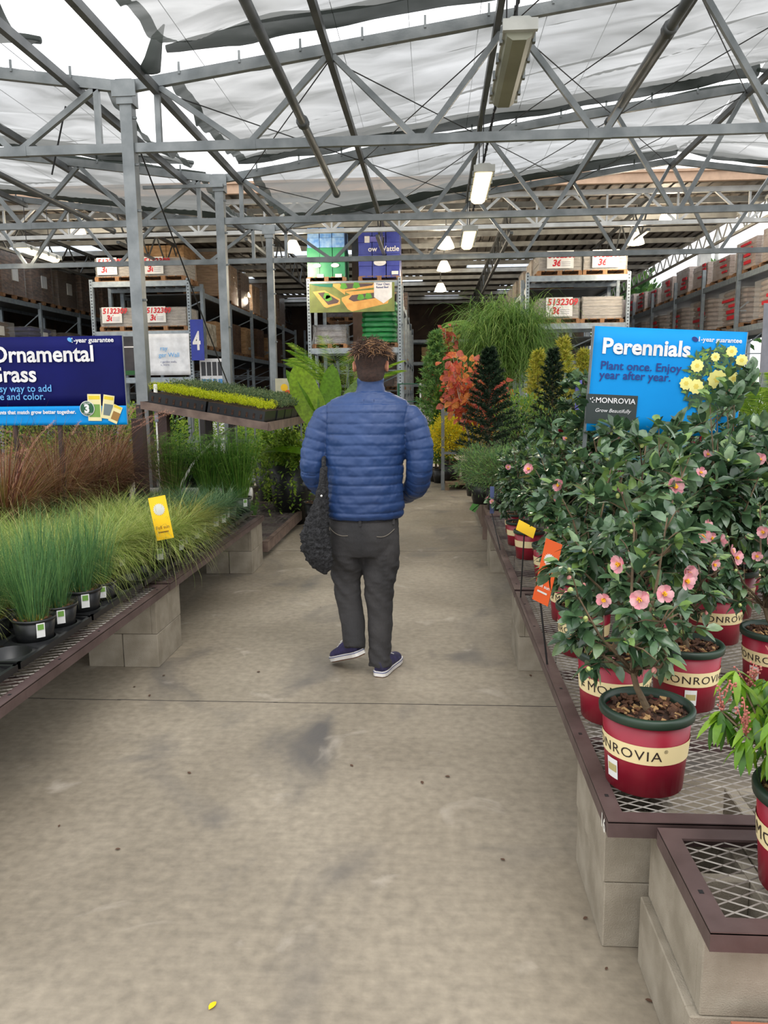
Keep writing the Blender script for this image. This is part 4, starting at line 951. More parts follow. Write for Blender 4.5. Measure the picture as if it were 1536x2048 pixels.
for i in range(9):
    x, y = .60 + R.uniform(-.08, .08), 2.50 + R.uniform(-.09, .02); a.leaf((x, y, BZ + .22), (R.uniform(-1, 1), R.uniform(-1, 1), .2), (0, 0, 1), .03, .018, i % 2)
tag(a.build('fallen_petals', M_PINK), 'pink petals fallen on the soil of the second crimson pot', 'petals', kind='stuff')
# pieris, bottom right
t = thing('potted_pieris', 'bright green pieris with red bud sprays in the crimson pot at the right frame edge', 'potted shrub', (.825, 1.6, BZ)); crimson_pot(t, 77, FR - 1.75)
st = MB(); fo = MB(); bu = MB(); rr = random.Random(5)
for i in range(38):
    an = rr.uniform(0, 2 * PI); q = rr.uniform(.03, .16); e = V((q * math.cos(an) - .04, q * math.sin(an) + .02, rr.uniform(.27, .46) + (.02 if q < .08 else 0))); st.tube([(0, 0, .2), V((e.x * .5, e.y * .5, .28)), e], [.004, .003, .002], 5)
    for k in range(12):
        a2 = 2 * PI * k / 12 + rr.uniform(-.2, .2); d = V((math.cos(a2), math.sin(a2), rr.uniform(-1.1, .0))); fo.leaf(e - V((0, 0, .012 * (k % 3))), d, (0, 0, 1), rr.uniform(.05, .075), .018, rr.choice((0, 0, 1, 2)), .55, .3)
    if i % 3 == 0:
        for k in range(5):
            d = V((rr.gauss(0, .3), rr.gauss(0, .3), 1)).normalized(); L_ = rr.uniform(.05, .08); bu.tube([e, e + d * L_], .0012, 4)
            for z in range(9): q = e + d * (L_ * (z + 1) / 9); bu.ball(q + V((rr.uniform(-.006, .006), rr.uniform(-.006, .006), 0)), .003, 4)
st.build('stems', TRUNK, t, True); fo.build('foliage', M_PIERIS, t, True); bu.build('flower_buds', M_PINKB, t, True)['kind'] = 'stuff'

# black pots and shuttle trays on the left
def black_pot(t, r=.085, h=.15, care=True):
    p = pot_mesh(h, r * .74, r, 0, 24).build('pot', BLACKP, t, True)
    a = MB(); a.lathe([(r, h - .012), (r + .004, h - .01), (r + .005, h), (r - .003, h + .001)], n=24); a.build('rim', BLACKP, p, True)
    if care:
        a = MB(); an = -.9; c = V((math.cos(an), math.sin(an), 0)) * (r + .004); s_ = V((-math.sin(an), math.cos(an), 0))
        a.add([c + s_ * -.018 + V((0, 0, h - .075)), c + s_ * .018 + V((0, 0, h - .075)), c * 1.03 + s_ * .018 + V((0, 0, h - .01)), c * 1.03 + s_ * -.018 + V((0, 0, h - .01))], [(0, 1, 2, 3)]); a.build('care_label', SHEET, p)
        a = MB(); c2 = c * 1.045; a.add([c2 + s_ * -.013 + V((0, 0, h - .04)), c2 + s_ * .013 + V((0, 0, h - .04)), c2 + s_ * .013 + V((0, 0, h - .015)), c2 + s_ * -.013 + V((0, 0, h - .015))], [(0, 1, 2, 3)]); a.build('label_picture', mat('label_green', (104, 150, 60), .6), p)
    s_ = soil_mesh(r - .005, 3, 20).build('soil', [SOIL, BARKCHIP, BARKCHIP2], t); s_.location = (0, 0, h - .018)
def grass_pot(name, label, cat, mats, n, ln, lean, droop, wd, seed, base=None, r=.085, h=.15, seg=4, sp=.05):
    t = thing(name, label, cat); black_pot(t, r, h); a = MB(); rr = random.Random(seed)
    for i in range(n):
        an = rr.uniform(0, 2 * PI); q = sp * math.sqrt(rr.random()); L_ = rr.uniform(*ln); le = rr.uniform(*lean) * (.35 + q / sp)
        a.blade((q * math.cos(an), q * math.sin(an), h - .02), an + rr.uniform(-.5, .5), L_, wd * rr.uniform(.7, 1.3), le, rr.uniform(*droop), rr.randrange(len(mats)), seg)
    a.build('blades', mats, t, True)
    if base:
        a = MB()
        for i in range(90):
            an = rr.uniform(0, 2 * PI); q = (sp + .01) * math.sqrt(rr.random()); a.blade((q * math.cos(an), q * math.sin(an), h - .02), an, rr.uniform(.03, .08), .003, rr.uniform(.1, .6), .3, rr.randrange(2), 2)
        a.build('straw_base', base, t, True)
    return t
RUSH = [Kind(grass_pot('potted_rush', 'rush', 'potted grass', M_RUSH, 230, (.26, .52), (.0, .36), (0, .3), .0032, 10 + i, M_RUSHB, r=.092, sp=.058)) for i in range(2)]
SEDG = [Kind(grass_pot('potted_sedge', 'sedge', 'potted grass', M_SEDGE, 800, (.26, .5), (.12, .8), (.9, 2.4), .0028, 20 + i, seg=6)) for i in range(3)]
SEDO = [Kind(grass_pot('potted_sedge', 'sedge', 'potted grass', M_SEDGEO, 600, (.22, .4), (.15, .8), (.8, 2.0), .003, 30 + i, seg=5)) for i in range(1)]
BLUG = [Kind(grass_pot('potted_mondo_grass', 'grass', 'potted grass', M_BLUEG, 420, (.16, .3), (.15, .9), (.7, 1.8), .0042, 40 + i, seg=5)) for i in range(2)]
# tray
def tray_mesh():
    a = MB(); nx, ny, c = 2, 3, .2; n = 20; zt = .058; R1, R0 = .088, .066
    for i in range(nx):
        for j in range(ny):
            cx, cy = (i + .5) * c, (j + .5) * c; vs = []
            for k in range(n):
                an = 2 * PI * k / n; x, y = math.cos(an), math.sin(an); q = c / 2 / max(abs(x), abs(y)); vs.append(V((cx + x * q, cy + y * q, zt - .02 * (max(0, q / (c / 2) - 1)) * 2)))
            for r_, z in ((R1, zt + .004), (R1 - .004, zt - .004), (R0, .012), (R0 - .012, .004), (.001, .004)): vs += [V((cx + r_ * math.cos(2 * PI * k / n), cy + r_ * math.sin(2 * PI * k / n), z)) for k in range(n)]
            a.add(vs, [(q * n + k, q * n + (k + 1) % n, (q + 1) * n + (k + 1) % n, (q + 1) * n + k) for q in range(5) for k in range(n)])
    X, Y_ = nx * c, ny * c
    for (x0, x1, y0, y1) in ((-.012, .004, -.012, Y_ + .012), (X - .004, X + .012, -.012, Y_ + .012), (-.01, X + .01, -.012, .004), (-.01, X + .01, Y_ - .004, Y_ + .012)): a.bx(x0, x1, y0, y1, zt - .022, zt + .004)
    return a.mesh('shuttle_tray', BLACKP, True)
to = obj('shuttle_tray', tray_mesh()); tag(to, 'tray', 'plant tray'); bvv = to.modifiers.new('e', 'EDGE_SPLIT'); bvv.split_angle = rad(40)
TK = Kind(to); cell = []
rows = [('aisle side', -2.01), ('middle', -2.44), ('inner', -2.87)]
for ri, (rn, x0) in enumerate(rows):
    for k in range(7 if ri == 0 else (7 if ri == 1 else 4)):
        y0 = 2.12 + .645 * k + (.03 if k > 3 else 0)
        ORD = ['first', 'second', 'third', 'fourth', 'fifth', 'sixth', 'seventh']
        TK.place((x0, y0, BZ), 0, 'black plastic shuttle tray, %s row, %s from the camera' % (rn, ORD[k]))
        for i in range(2):
            for j in range(3): cell.append((ri, k, x0 + .1 + .2 * i, y0 + .1 + .2 * j, i, j))
rr = random.Random(8); skip = {(0, 6, 1, 2), (0, 6, 0, 2), (0, 6, 1, 1), (1, 6, 1, 2), (1, 6, 0, 2), (0, 1, 1, 0), (0, 0, 1, 0), (0, 0, 1, 1), (0, 0, 1, 2), (0, 0, 0, 1), (0, 2, 1, 2), (0, 3, 1, 0), (0, 3, 1, 1), (0, 1, 0, 0)}
for (ri, k, x, y, i, j) in cell:
    if (ri, k, i, j) in skip: continue
    z = BZ + .012; g_ = None
    if k <= 2 and ri == 0 and not (i == 0 and k == 2 and j > 0):
        if ri == 0 and i == 1:
            lb = {(1, 1): None, (1, 2): 'upright blue green rush with white care label in the nearest tray by the rail', (2, 0): 'upright rush with a golden straw base behind the nearest labelled one', (2, 1): 'upright rush in a plain black pot, third from the front by the rail'}.get((k, j))
        else: lb = None
        RUSH[(i + j) % 2].place((x + .006, y, z), rr.uniform(-.3, .3), lb or 'upright blue green rush in a black pot within the front left trays', None if lb else 'rushes within the front left trays', rr.uniform(.88, 1.02))
    elif k >= 5 and not (ri == 2 and k == 5):
        BLUG[(i + j) % 2].place((x, y, z), rr.uniform(0, 6) if i == 0 or ri else rr.uniform(-.3, .3), 'low blue green grass in a black pot on the far part of the left bench', 'blue green grasses on the far left bench', rr.uniform(.95, 1.15))
    elif k == 4 and ri == 0 and j > 0 or (k == 5 and ri == 2):
        SEDO[0].place((x, y, z), rr.uniform(-.3, .3), 'amber green sedge in a black pot between the yellow and blue green grasses', 'amber green sedges on the left bench', rr.uniform(.95, 1.1))
    else:
        SEDG[(i + j + k) % 3].place((x, y, z), rr.uniform(-.4, .4) if (ri == 0 and i == 1) else rr.uniform(0, 6), 'pale yellow green sedge in a black pot on the left bench', 'pale yellow green sedges on the left bench', rr.uniform(.9, 1.12))
# fountain grass
def fountain(seed):
    t = thing('potted_fountain_grass', 'russet', 'potted grass'); black_pot(t, .14, .24, False); a = MB(); rr = random.Random(seed)
    for i in range(1500):
        an = rr.uniform(0, 2 * PI); q = .11 * math.sqrt(rr.random()); a.blade((q * math.cos(an), q * math.sin(an), .2), an, rr.uniform(.45, 1.0), .0055 * rr.uniform(.6, 1.2), rr.uniform(0, .45), rr.uniform(.5, 2.0), rr.randrange(5), 6)
    a.build('blades', M_FOUNT, t, True)
    for i in range(7):
        an = rr.uniform(0, 2 * PI); pts = []; p = V((0, 0, .25)); le = rr.uniform(.1, .3)
        for k in range(12): pts.append(p.copy()); le += rr.uniform(.06, .14); p = p + V((math.cos(an) * math.sin(le), math.sin(an) * math.sin(le), math.cos(le))) * .095
        a = MB(); a.tube(pts[:9], .0012, 4); fz = pts[8:]
        for s_ in range(160):
            f = rr.random() * (len(fz) - 1.001); c = fz[int(f)].lerp(fz[int(f) + 1], f % 1); d = V((rr.gauss(0, 1), rr.gauss(0, 1), rr.gauss(0, 1))).normalized() + (fz[-1] - fz[0]).normalized(); a.leaf2(c, d, (0, 1, 0), .022, .0016)
        a.build('seed_plume', M_PLUME, t)
    return t
FK = [Kind(fountain(1)), Kind(fountain(2))]
for i, (x, y) in enumerate(((-2.78, 4.75), (-3.25, 4.6), (-2.75, 5.4), (-2.72, 6.0), (-3.3, 5.3), (-3.3, 6.1), (-2.8, 6.5))):
    FK[i % 2].place((x, y, BZ if x > -2.85 else .2), i * 1.1, 'arching russet fountain grass with seed plumes below the ornamental grass sign', 'fountain grasses below the ornamental grass sign', .98)
a = MB(); a.tube([(-2.75, 6.85, .62), (-1.95, 6.85, .62)], .06, 14); tag(a.build('white_pipe_planter', WHITE, None, True), 'white plastic tube lying behind the left grasses', 'pipe')
a = MB(); a.tube([(-1.86, 6.85, .62), (-1.66, 6.85, .62)], .06, 14); tag(a.build('white_pipe_planter', WHITE, None, True), 'short white plastic tube end behind the papyrus', 'pipe')
# papyrus clumps
def papyrus(seed):
    t = thing('potted_papyrus', 'papyrus', 'potted grass'); black_pot(t, .1, .18, True); a = MB(); b_ = MB(); rr = random.Random(seed)
    for i in range(230):
        an = rr.uniform(0, 2 * PI); q = rr.uniform(0, .07); L_ = rr.uniform(.25, .62); le = rr.uniform(0, .42); e = V((q * math.cos(an), q * math.sin(an), .16)) + V((math.cos(an) * math.sin(le), math.sin(an) * math.sin(le), math.cos(le))) * L_
        a.tube([(q * math.cos(an), q * math.sin(an), .15), e], [.0022, .0014], 3, rr.randrange(3), False)
        for k in range(13): a2 = rr.uniform(0, 2 * PI); b_.blade(e, a2, rr.uniform(.05, .12), .004, rr.uniform(1., 1.4), .7, rr.randrange(3), 3)
    a.build('stems', M_PAPY, t); b_.build('umbrella_leaves', M_PAPY, t); return t
PK = [Kind(papyrus(1)), Kind(papyrus(2))]
for i, (x, y, s_, l) in enumerate(((-1.70, 6.58, 1.0, 'tall papyrus clump at the aisle end of the left grasses'), (-1.98, 6.62, .95, 'papyrus clump second from the aisle'), (-2.3, 6.6, .95, 'papyrus clump behind the middle of the left grasses'), (-2.0, 7.3, 1.15, 'papyrus clump behind the others'))):
    PK[i % 2].place((x, y, .45 if i < 3 else .17), i * 2, l, None, s_)
# small rosemary pot on the low table
def sprig_cloud(mats, n, rx, rz_, cz, ll, wd, seed, rough=.3, down=0.):
    a = MB(); rr = random.Random(seed)
    for i in range(n):
        d = V((rr.gauss(0, 1), rr.gauss(0, 1), rr.gauss(0, 1))).normalized(); q = rr.uniform(.45, 1) * (1 + rough * noise.noise(d * 2.3 + V((seed, 0, 0)))); p = V((d.x * rx * q, d.y * rx * q, cz + d.z * rz_ * q))
        e = d + V((rr.gauss(0, .5), rr.gauss(0, .5), rr.gauss(.3 - down, .5))); a.leaf2(p, e, (rr.gauss(0, 1), rr.gauss(0, 1), 1), ll * rr.uniform(.7, 1.3), wd, rr.randrange(len(mats)))
    return a
def shrub(name, label, cat, loc, potr, poth, mats, n, rx, rz_, cz, ll, wd, seed, rough=.5, down=0., potm=None, trunk=True, care=False, group=None, stem=None):
    t = thing(name, label, cat, loc, 0, group); black_pot(t, potr, poth, care)
    if trunk:
        a = MB(); rr = random.Random(seed)
        a.tube([(0, 0, poth - .02), (0, 0, cz)], [.012, .008], 6)
        for i in range(9):
            d = V((rr.gauss(0, 1), rr.gauss(0, 1), abs(rr.gauss(.4, .5)))).normalized(); a.tube([(0, 0, poth + (cz - poth) * rr.random()), (d.x * rx * .8, d.y * rx * .8, cz + d.z * rz_ * .8)], [.006, .002], 4)
        a.build('branches', TRUNK, t)
    sprig_cloud(mats, n, rx, rz_, cz, ll, wd, seed, rough, down).build('foliage', mats, t); return t
t = thing('potted_rosemary', 'small upright rosemary in a square black pot on the low table', 'potted herb', (-1.72, 7.15, .17)); black_pot(t, .075, .17)
a = MB(); rr = random.Random(3)
for i in range(16):
    an = rr.uniform(0, 6.28); d = V((math.cos(an) * .3, math.sin(an) * .3, 1)).normalized(); L_ = rr.uniform(.12, .24); a.tube([(0, 0, .15), V((0, 0, .15)) + d * L_], .002, 3, 1, False)
    for k in range(40): p = V((0, 0, .15)) + d * L_ * k / 40; a2 = rr.uniform(0, 6.28); a.leaf2(p, (math.cos(a2), math.sin(a2), .8), (0, 0, 1), .022, .004, rr.randrange(3))
a.build('sprigs', M_PAPY, t)
# sloping upper shelf with sedum and rosemary flats
t = thing('sloping_shelf', 'raised brown shelf sloping towards the aisle, holding lime sedum flats', 'shelf', (-1.53, 7.05, 1.25)); ax = V((-1, 0, .175)).normalized(); L_ = 1.2
a = MB()
for y in (0, 2.1): a.bar(V((0, y, -.03)), ax * L_ + V((0, y, -.03)), .03, .07)
a.bar((0, 0, -.03), (0, 2.1, -.03), .03, .08); a.bar(ax * L_ + V((0, 0, -.03)), ax * L_ + V((0, 2.1, -.03)), .03, .07); a.build('frame', BROWND, t)
a = MB(); a.add([V((0, 0, -.01)), V((0, 2.1, -.01)), ax * L_ + V((0, 2.1, -.01)), ax * L_ + V((0, 0, -.01)), V((0, 0, -.02)), V((0, 2.1, -.02)), ax * L_ + V((0, 2.1, -.02)), ax * L_ + V((0, 0, -.02))], [(0, 1, 2, 3), (7, 6, 5, 4), (0, 3, 7, 4), (1, 5, 6, 2)]); a.build('shelf_board', BROWN, t)
for x, y in ((-1.22, .05), (-1.22, 2.0), (-.85, 1.0), (-.85, 1.9)):
    a = MB(); a.bar((x, y, -1.25), (x, y, .18 if x < -1 else .08), .06, .06); a.build('leg', mat('dark_steel_leg', (52, 44, 42), .5), t)
def flat(name, label, x, y, X, Y_, mats, seed, hh=.05, n=1600, ln=.016):
    """flat of small plants standing on the sloping shelf"""
    t = thing(name, label, 'plant flat', (-1.53 + ax.x * x, 7.05 + y, 1.25 + ax.z * x + .0)); t.rotation_euler = (0, math.atan(.175), 0)
    a = MB(); a.bx(-X, 0, 0, Y_, 0, .1); a.build('tray', BLACKP, t)
    a = MB(); a.bx(-X, 0, 0, Y_, .1, .104); rr = random.Random(seed)
    for i in range(8):
        xx = -X * (i + .5) / 8; a.bx(xx - .01, xx + .01, -.004, 0, .02, .068)
    a.build('cell_ribs', SOIL, t)
    a = MB()
    for i in range(n):
        p = V((-X * rr.random(), Y_ * rr.random(), .1)); hgt = hh * (.7 + .5 * noise.noise(p * 14) + .3 * rr.random()); e = V((rr.gauss(0, .4), rr.gauss(0, .4), 1)).normalized()
        for k in range(3): a.leaf2(p + e * hgt * (.5 + .25 * k), e + V((rr.gauss(0, .8), rr.gauss(0, .8), .3)), (rr.gauss(0, 1), rr.gauss(0, 1), 1), ln, ln * .4, rr.randrange(len(mats)))
    a.build('foliage', mats, t)
flat('sedum_flat', 'bright lime sedum flat at the lower end of the sloping shelf', .05, .04, .54, .5, M_LIME, 1, .085, 2600); flat('sedum_flat', 'bright lime sedum flat at the upper end of the sloping shelf', .61, .04, .54, .5, M_LIME, 2, .085, 2600)
for k, (y, l) in enumerate(((.58, 'nearest behind the sedum'), (.98, 'second row behind the sedum'), (1.36, 'third row behind the sedum'), (1.74, 'farthest row'))):
    flat('herb_flat', 'grey green herb flat, aisle end of the sloping shelf, ' + l, .04, y, .54, .35, M_ROSEM, 5 + k, .12, 1600, .024); flat('herb_flat', 'grey green herb flat, inner end of the sloping shelf, ' + l, .62, y, .54, .35, M_ROSEM, 9 + k, .12, 1300, .024)
# posts and hose near the shelf
a = MB(); a.bx(-.045, .045, -.045, .045, 0, 1.33); tag(a.build('sign_post', mat('dark_wood_post', (58, 42, 38), .6), None, loc=(-2.42, 6.2, 0)), 'dark brown square post left of the nearest galvanised post', 'post')
a = MB(); a.bx(-.045, .045, -.045, .045, 0, 1.36); tag(a.build('sign_post', MATS['dark_wood_post'], None, loc=(-2.55, 7.15, 0)), 'dark brown square post supporting the sloping shelf', 'post')
t = thing('standpipe', 'thin white plastic standpipe strapped to the nearest galvanised post', 'pipe', (-2.6, 7.12, 0)); a = MB(); a.tube([(0, 0, 0), (0, 0, 1.28)], .016, 10); a.tube([(0, 0, 1.36), (0, 0, 1.62)], .018, 10); a.build('pipe_run', WHITE, t, True)
a = MB(); a.tube([(0, 0, 1.27), (0, 0, 1.37)], .024, 10); a.build('coupling', mat('pale_blue_fitting', (170, 184, 200), .5), t, True); a = MB(); a.tube([(0, 0, .98), (0, 0, 1.0)], .02, 10); a.build('tape_ring', NTXT, t)
pts = [ypt(u, v, 6.9 + .2 * i) for i, (u, v) in enumerate([(358, 988), (366, 962), (384, 930), (405, 905), (430, 880), (455, 862), (474, 848)])]
a = MB(); a.tube([p.copy() for p in pts], .012, 8); tag(a.build('garden_hose', WHITE, None, True), 'white hose arcing up behind the left grasses', 'hose')
# sub shelf behind with dark shrubs
t = thing('wooden_bench', 'brown bench under the sloping shelf with dark leafy shrubs', 'bench', (-2.9, 7.6, 0)); a = MB(); a.bx(0, .85, 0, 1.2, .4, .46); a.build('top', BROWN, t)
for x, y in ((.05, .05), (.75, .05), (.05, 1.1), (.75, 1.1)):
    a = MB(); a.bx(x, x + .06, y, y + .06, 0, .4); a.build('leg', BROWN, t)
for i, (x, y) in enumerate(((-2.65, 7.8), (-2.4, 8.25), (-2.15, 7.9), (-2.75, 8.5))):
    shrub('potted_shrub', 'dark leafy shrub in a black pot under the sloping shelf, %s' % ['left', 'middle', 'aisle side', 'rear'][i], 'potted shrub', (x, y, .46), .13, .22, M_DARKSH, 1600, .24, .14, .3, .035, .02, 60 + i)
# trailing baskets
for i, (u, v, Y_) in enumerate(((580, 925, 8.95), (545, 905, 9.9))):
    p = ypt(u, v, Y_); t = thing('trailing_plant', 'yellow green trailing plant in a tall dark pot, %s' % ['at the end of the low table', 'behind the papyrus'][i], 'potted plant', (p.x, p.y, 0)); t.scale = (1.25, 1.25, 1.4)
    a = MB(); a.lathe([(.001, 0), (.15, 0), (.21, .5), (.19, .5), (.18, .46), (.001, .46)], n=20); a.build('pot', BLACKP, t, True); a = MB(); rr = random.Random(i)
    for k in range(260):
        an = rr.uniform(0, 2 * PI); q = rr.uniform(.05, .36); L_ = rr.uniform(-.15, .5)
        for s_ in range(16):
            f = s_ / 16; p = V((math.cos(an) * q * min(1, f * 2 + .3), math.sin(an) * q * min(1, f * 2 + .3), .5 + .12 * math.sin(min(1, f * 2) * PI) + .2 * (1 - q / .3) - L_ * f)); a.leaf2(p, (rr.gauss(0, 1), rr.gauss(0, 1), rr.gauss(0, .6)), (0, 0, 1), .045, .024, rr.randrange(3))
    a.build('foliage', M_VINE, t)
# grey railed carts behind, left
t = thing('railed_cart', 'grey railed plant cart behind the left shelf', 'cart', (-3.4, 10.6, 0)); a = MB()
for i in range(19): a.bar((.13 * i, 0, .3), (.13 * i, 0, 1.35), .022, .022)
a.build('rail_bars', GALV, t); a = MB(); a.bx(-.05, 2.4, -.03, .03, 1.33, 1.38); a.bx(-.05, 2.4, -.03, .03, .85, .89); a.bx(-.05, 2.4, 0, 1.2, .28, .32); a.build('rails', GALV, t)
for i, x in enumerate((0, 1.2, 2.35)):
    a = MB(); a.bar((x, .04, 0), (x, .04, 1.7), .07, .07); a.build('cart_post', GALV, t)
for i in range(7):
    shrub('potted_shrub', 'bright yellow green shrub behind the railed cart on the left', 'potted shrub', (-4.6 + .52 * i, 11.95 + .3 * (i % 2), 0 if i % 2 else .32), .14, .26, M_VINE + M_VINE[:1], 1500, .34, .38, .75, .05, .022, 80 + i, group='yellow green shrubs behind the railed cart')
for i in range(4):
    shrub('potted_shrub', 'leafy dark shrub far behind the left fountain grass', 'potted shrub', (-4.9 + .55 * i, 9.0, .3), .14, .26, M_DARKSH + M_VINE, 1300, .33, .3, .7, .045, .025, 90 + i, group='leafy shrubs behind the fountain grass')
# banana and palm behind the man
t = thing('potted_banana', 'broad leaved banana plant in a black pot left of the man', 'potted plant', (-1.32, 8.6, 0)); black_pot(t, .17, .3, False); a = MB(); b_ = MB(); rr = random.Random(3)
def banana_leaf(mb, p, d, nn, L_, W_, mi):
    d = V(d).normalized(); sd = d.cross(V(nn)).normalized(); nn = sd.cross(d); vs = []; n = 12
    for i in range(n + 1):
        f = i / n; w_ = W_ / 2 * (math.sin(PI * min(1, f * .94 + .06)) ** .55); c = V(p) + d * L_ * f - nn * (.35 * L_ * f * f); jag = 1 + .05 * math.sin(i * 5)
        vs += [c + sd * w_ * jag + nn * w_ * .25, c, c - sd * w_ + nn * w_ * .25]
    mb.add(vs, [(3 * i + q, 3 * i + q + 1, 3 * i + q + 4, 3 * i + q + 3) for i in range(n) for q in (0, 1)], mi)
for (bx_, bz_, d, nn, L_, W_, mi) in ((.02, 1.15, (-.35, -.1, 1), (.1, -1, .2), .72, .34, 0), (.1, 1.1, (.15, 0, 1), (.2, -1, .1), .75, .26, 1), (.22, 1.12, (.3, .1, 1), (-.3, -1, .2), .62, .15, 2), (.3, 1.1, (.45, 0, 1), (-.6, -1, .2), .6, .13, 2), (.0, .8, (-1, -.1, .45), (0, -.3, 1), .6, .2, 1), (.1, .7, (.9, -.3, .4), (0, -.3, 1), .5, .2, 0), (-.02, 1.3, (-.6, 0, .8), (-.4, -1, .4), .6, .12, 1)):
    a.tube([(bx_ * .3, 0, .28), (bx_, 0, bz_ + .02)], [.02, .012], 7); banana_leaf(b_, (bx_, 0, bz_), d, nn, L_, W_, mi)
a.build('stalks', M_BANANA[2], t, True); b_.build('leaves', M_BANANA, t, True)
def palm(name, label, loc, potr, stem, nf, fl_, mats, seed, droop=1.1, azr=(0, 6.28), lw=.012, ll=.2):
    t = thing(name, label, 'potted palm', loc); black_pot(t, potr, .3, False); rr = random.Random(seed); a = MB(); b_ = MB(); a.tube([(0, 0, .25), (0, 0, stem)], [.03, .025], 7)
    for i in range(nf):
        an = rr.uniform(*azr); le = rr.uniform(.1, .6); p = V((0, 0, stem)); pts = [p.copy()]; L_ = fl_ * rr.uniform(.8, 1.1)
        for k in range(14): le += droop / 14; p = p + V((math.cos(an) * math.sin(le), math.sin(an) * math.sin(le), math.cos(le))) * (L_ / 14); pts.append(p.copy())
        a.tube(pts, [.006 * (1 - .8 * k / 14) for k in range(15)], 4)
        for k in range(3, 14):
            for h in (0, .33, .66):
                c = pts[k].lerp(pts[k + 1], h) if k < 14 else pts[k]; d = (pts[k + 1] - pts[k]).normalized() if k < 14 else d; sd = V((-math.sin(an), math.cos(an), 0)); l_ = ll * math.sin(PI * (k - 1.5) / 14)
                for s_ in (-1, 1): b_.leaf2(c, sd * s_ + d * .8 + V((0, 0, -.25)), d, max(.03, l_), lw, rr.randrange(len(mats)))
    a.build('stalks', mats[0], t, True); b_.build('leaflets', mats, t); return t
palm('potted_palm', 'feathery palm behind the man at the left of his head', (-1.12, 9.6, 0), .17, 1.3, 16, 1.05, M_PALM, 4, .9)
palm('potted_palm', 'bright green palm at the right frame edge beside the perennials sign', (3.35, 8.3, .1), .18, 1.0, 16, .85, M_PALM, 5)
palm('potted_palm', 'tall palm with a feathery crown above the weeping tree', (.95, 16.0, 0), .2, 2.5, 12, 1.1, M_WEEP, 6, 1.9, ll=.26)
t = thing('plant_poster', 'small colourful plant poster on a stand behind the herb flats', 'sign', (-1.95, 10.3, 0)); a = MB(); a.bx(-.01, .01, -.01, .01, 0, 1.0); a.build('stand', GALV, t)
a = MB(); a.bx(-.17, .17, -.01, 0, 1.25, 1.72); a.bx(-.012, .012, 0, .01, .9, 1.6); a.build('poster', mat('cream_print', (206, 200, 170), .6), t)
for i, (x, z, m_) in enumerate(((-.05, 1.6, YEL), (.06, 1.5, ORG), (-.03, 1.42, mat('purple_print', (120, 90, 150), .6)), (.08, 1.36, YEL), (.0, 1.52, ORG))):
    a = MB(); a.lathe([(.001, 0), (.05, 0)], n=9); o = a.build('printed_flower', m_, t); o.location = (x, -.014 - i * .001, z); o.rotation_euler = (PI / 2, 0, 0)
# ------------------------------------------------------------------ right side background plants
def conifer(label, loc, h, r, mats, n, seed, ll=.05, wd=.008, pot=True, low=.3, name='potted_conifer', group=None, up_=.15):
    t = thing(name, label, 'potted conifer', loc, 0, group); black_pot(t, .13, .24, False); rr = random.Random(seed); a = MB(); b_ = MB(); a.tube([(0, 0, .2), (0, 0, h)], [.02, .004], 6)
    nb = 90
    for i in range(nb):
        f = i / nb; z = low + (h - low) * f; L_ = r * (1 - f) ** .8 * rr.uniform(.75, 1.1) + .03; an = i * 2.4; d = V((math.cos(an), math.sin(an), up_ + .5 * f)).normalized(); e = V((0, 0, z)) + d * L_; a.tube([(0, 0, z), e], [.004, .001], 3, None, False)
        for k in range(int(n / nb)):
            q = rr.random() ** .7; p = V((0, 0, z)) + d * L_ * q; b_.leaf2(p, d * .8 + V((rr.gauss(0, .7), rr.gauss(0, .7), rr.gauss(.1, .5))), (rr.gauss(0, 1), rr.gauss(0, 1), 1), ll * rr.uniform(.6, 1.2), wd, rr.randrange(len(mats)))
    a.build('branches', TRUNK, t); b_.build('needles', mats, t); return t
def at(u, Y_, z): p = ypt(u, 784, Y_); return (p.x, Y_, z)
conifer('dark spiky spruce standing by the aisle before the red leaved tree', at(978, 8.5, .46), 1.5, .4, M_SPRUCE, 16000, 1, .055, .009)
conifer('dark spruce tip rising behind the right benches', at(1105, 8.8, .46), 1.5, .3, M_SPRUCE, 9000, 2, .055, .01)
conifer('bright green soft conifer left of the red tree beside the cart', at(872, 13.2, .0), 2.5, .55, M_SOFT, 9000, 3, .1, .02, low=.4)
conifer('small soft green conifer by the cart frame', at(880, 13.0, 0), 1.6, .25, M_SOFT + M_VINE, 5000, 4, .07, .018)
for i, (u, y_) in enumerate(((1075, 11), (1125, 10.6), (1165, 10.9))):
    conifer('golden feathery conifer behind the perennials sign edge, %s of three' % ['left', 'middle', 'right'][i], at(u, y_, .1), 1.95 + .15 * (i == 1), .42, M_GOLDC, 6000, 5 + i, .08, .014)
for i, (u, y_, s_) in enumerate(((968, 7.5, .31), (1000, 7.1, .34), (1035, 7.7, .34), (1055, 7.1, .3))):
    shrub('potted_juniper', 'spreading green juniper on the plank bench past the right benches, %s' % ['nearest the aisle', 'second', 'third', 'fourth'][i], 'potted shrub', at(u, y_, .44), .13, .22, M_SOFT + M_ROSEM, 4200, s_, .2, .36, .05, .006, 30 + i, .7)
a = MB(); a.bx(.48, 1.8, 6.95, 7.95, .39, .44); a.bx(.5, .56, 6.95, 7.01, 0, .39); a.bx(1.7, 1.78, 6.95, 7.0, 0, .39); a.bx(.5, .56, 7.9, 7.95, 0, .39); tag(a.build('plank_shelf', BROWND), 'weathered plank bench between the mesh bench and the far wooden bench on the right', 'bench')
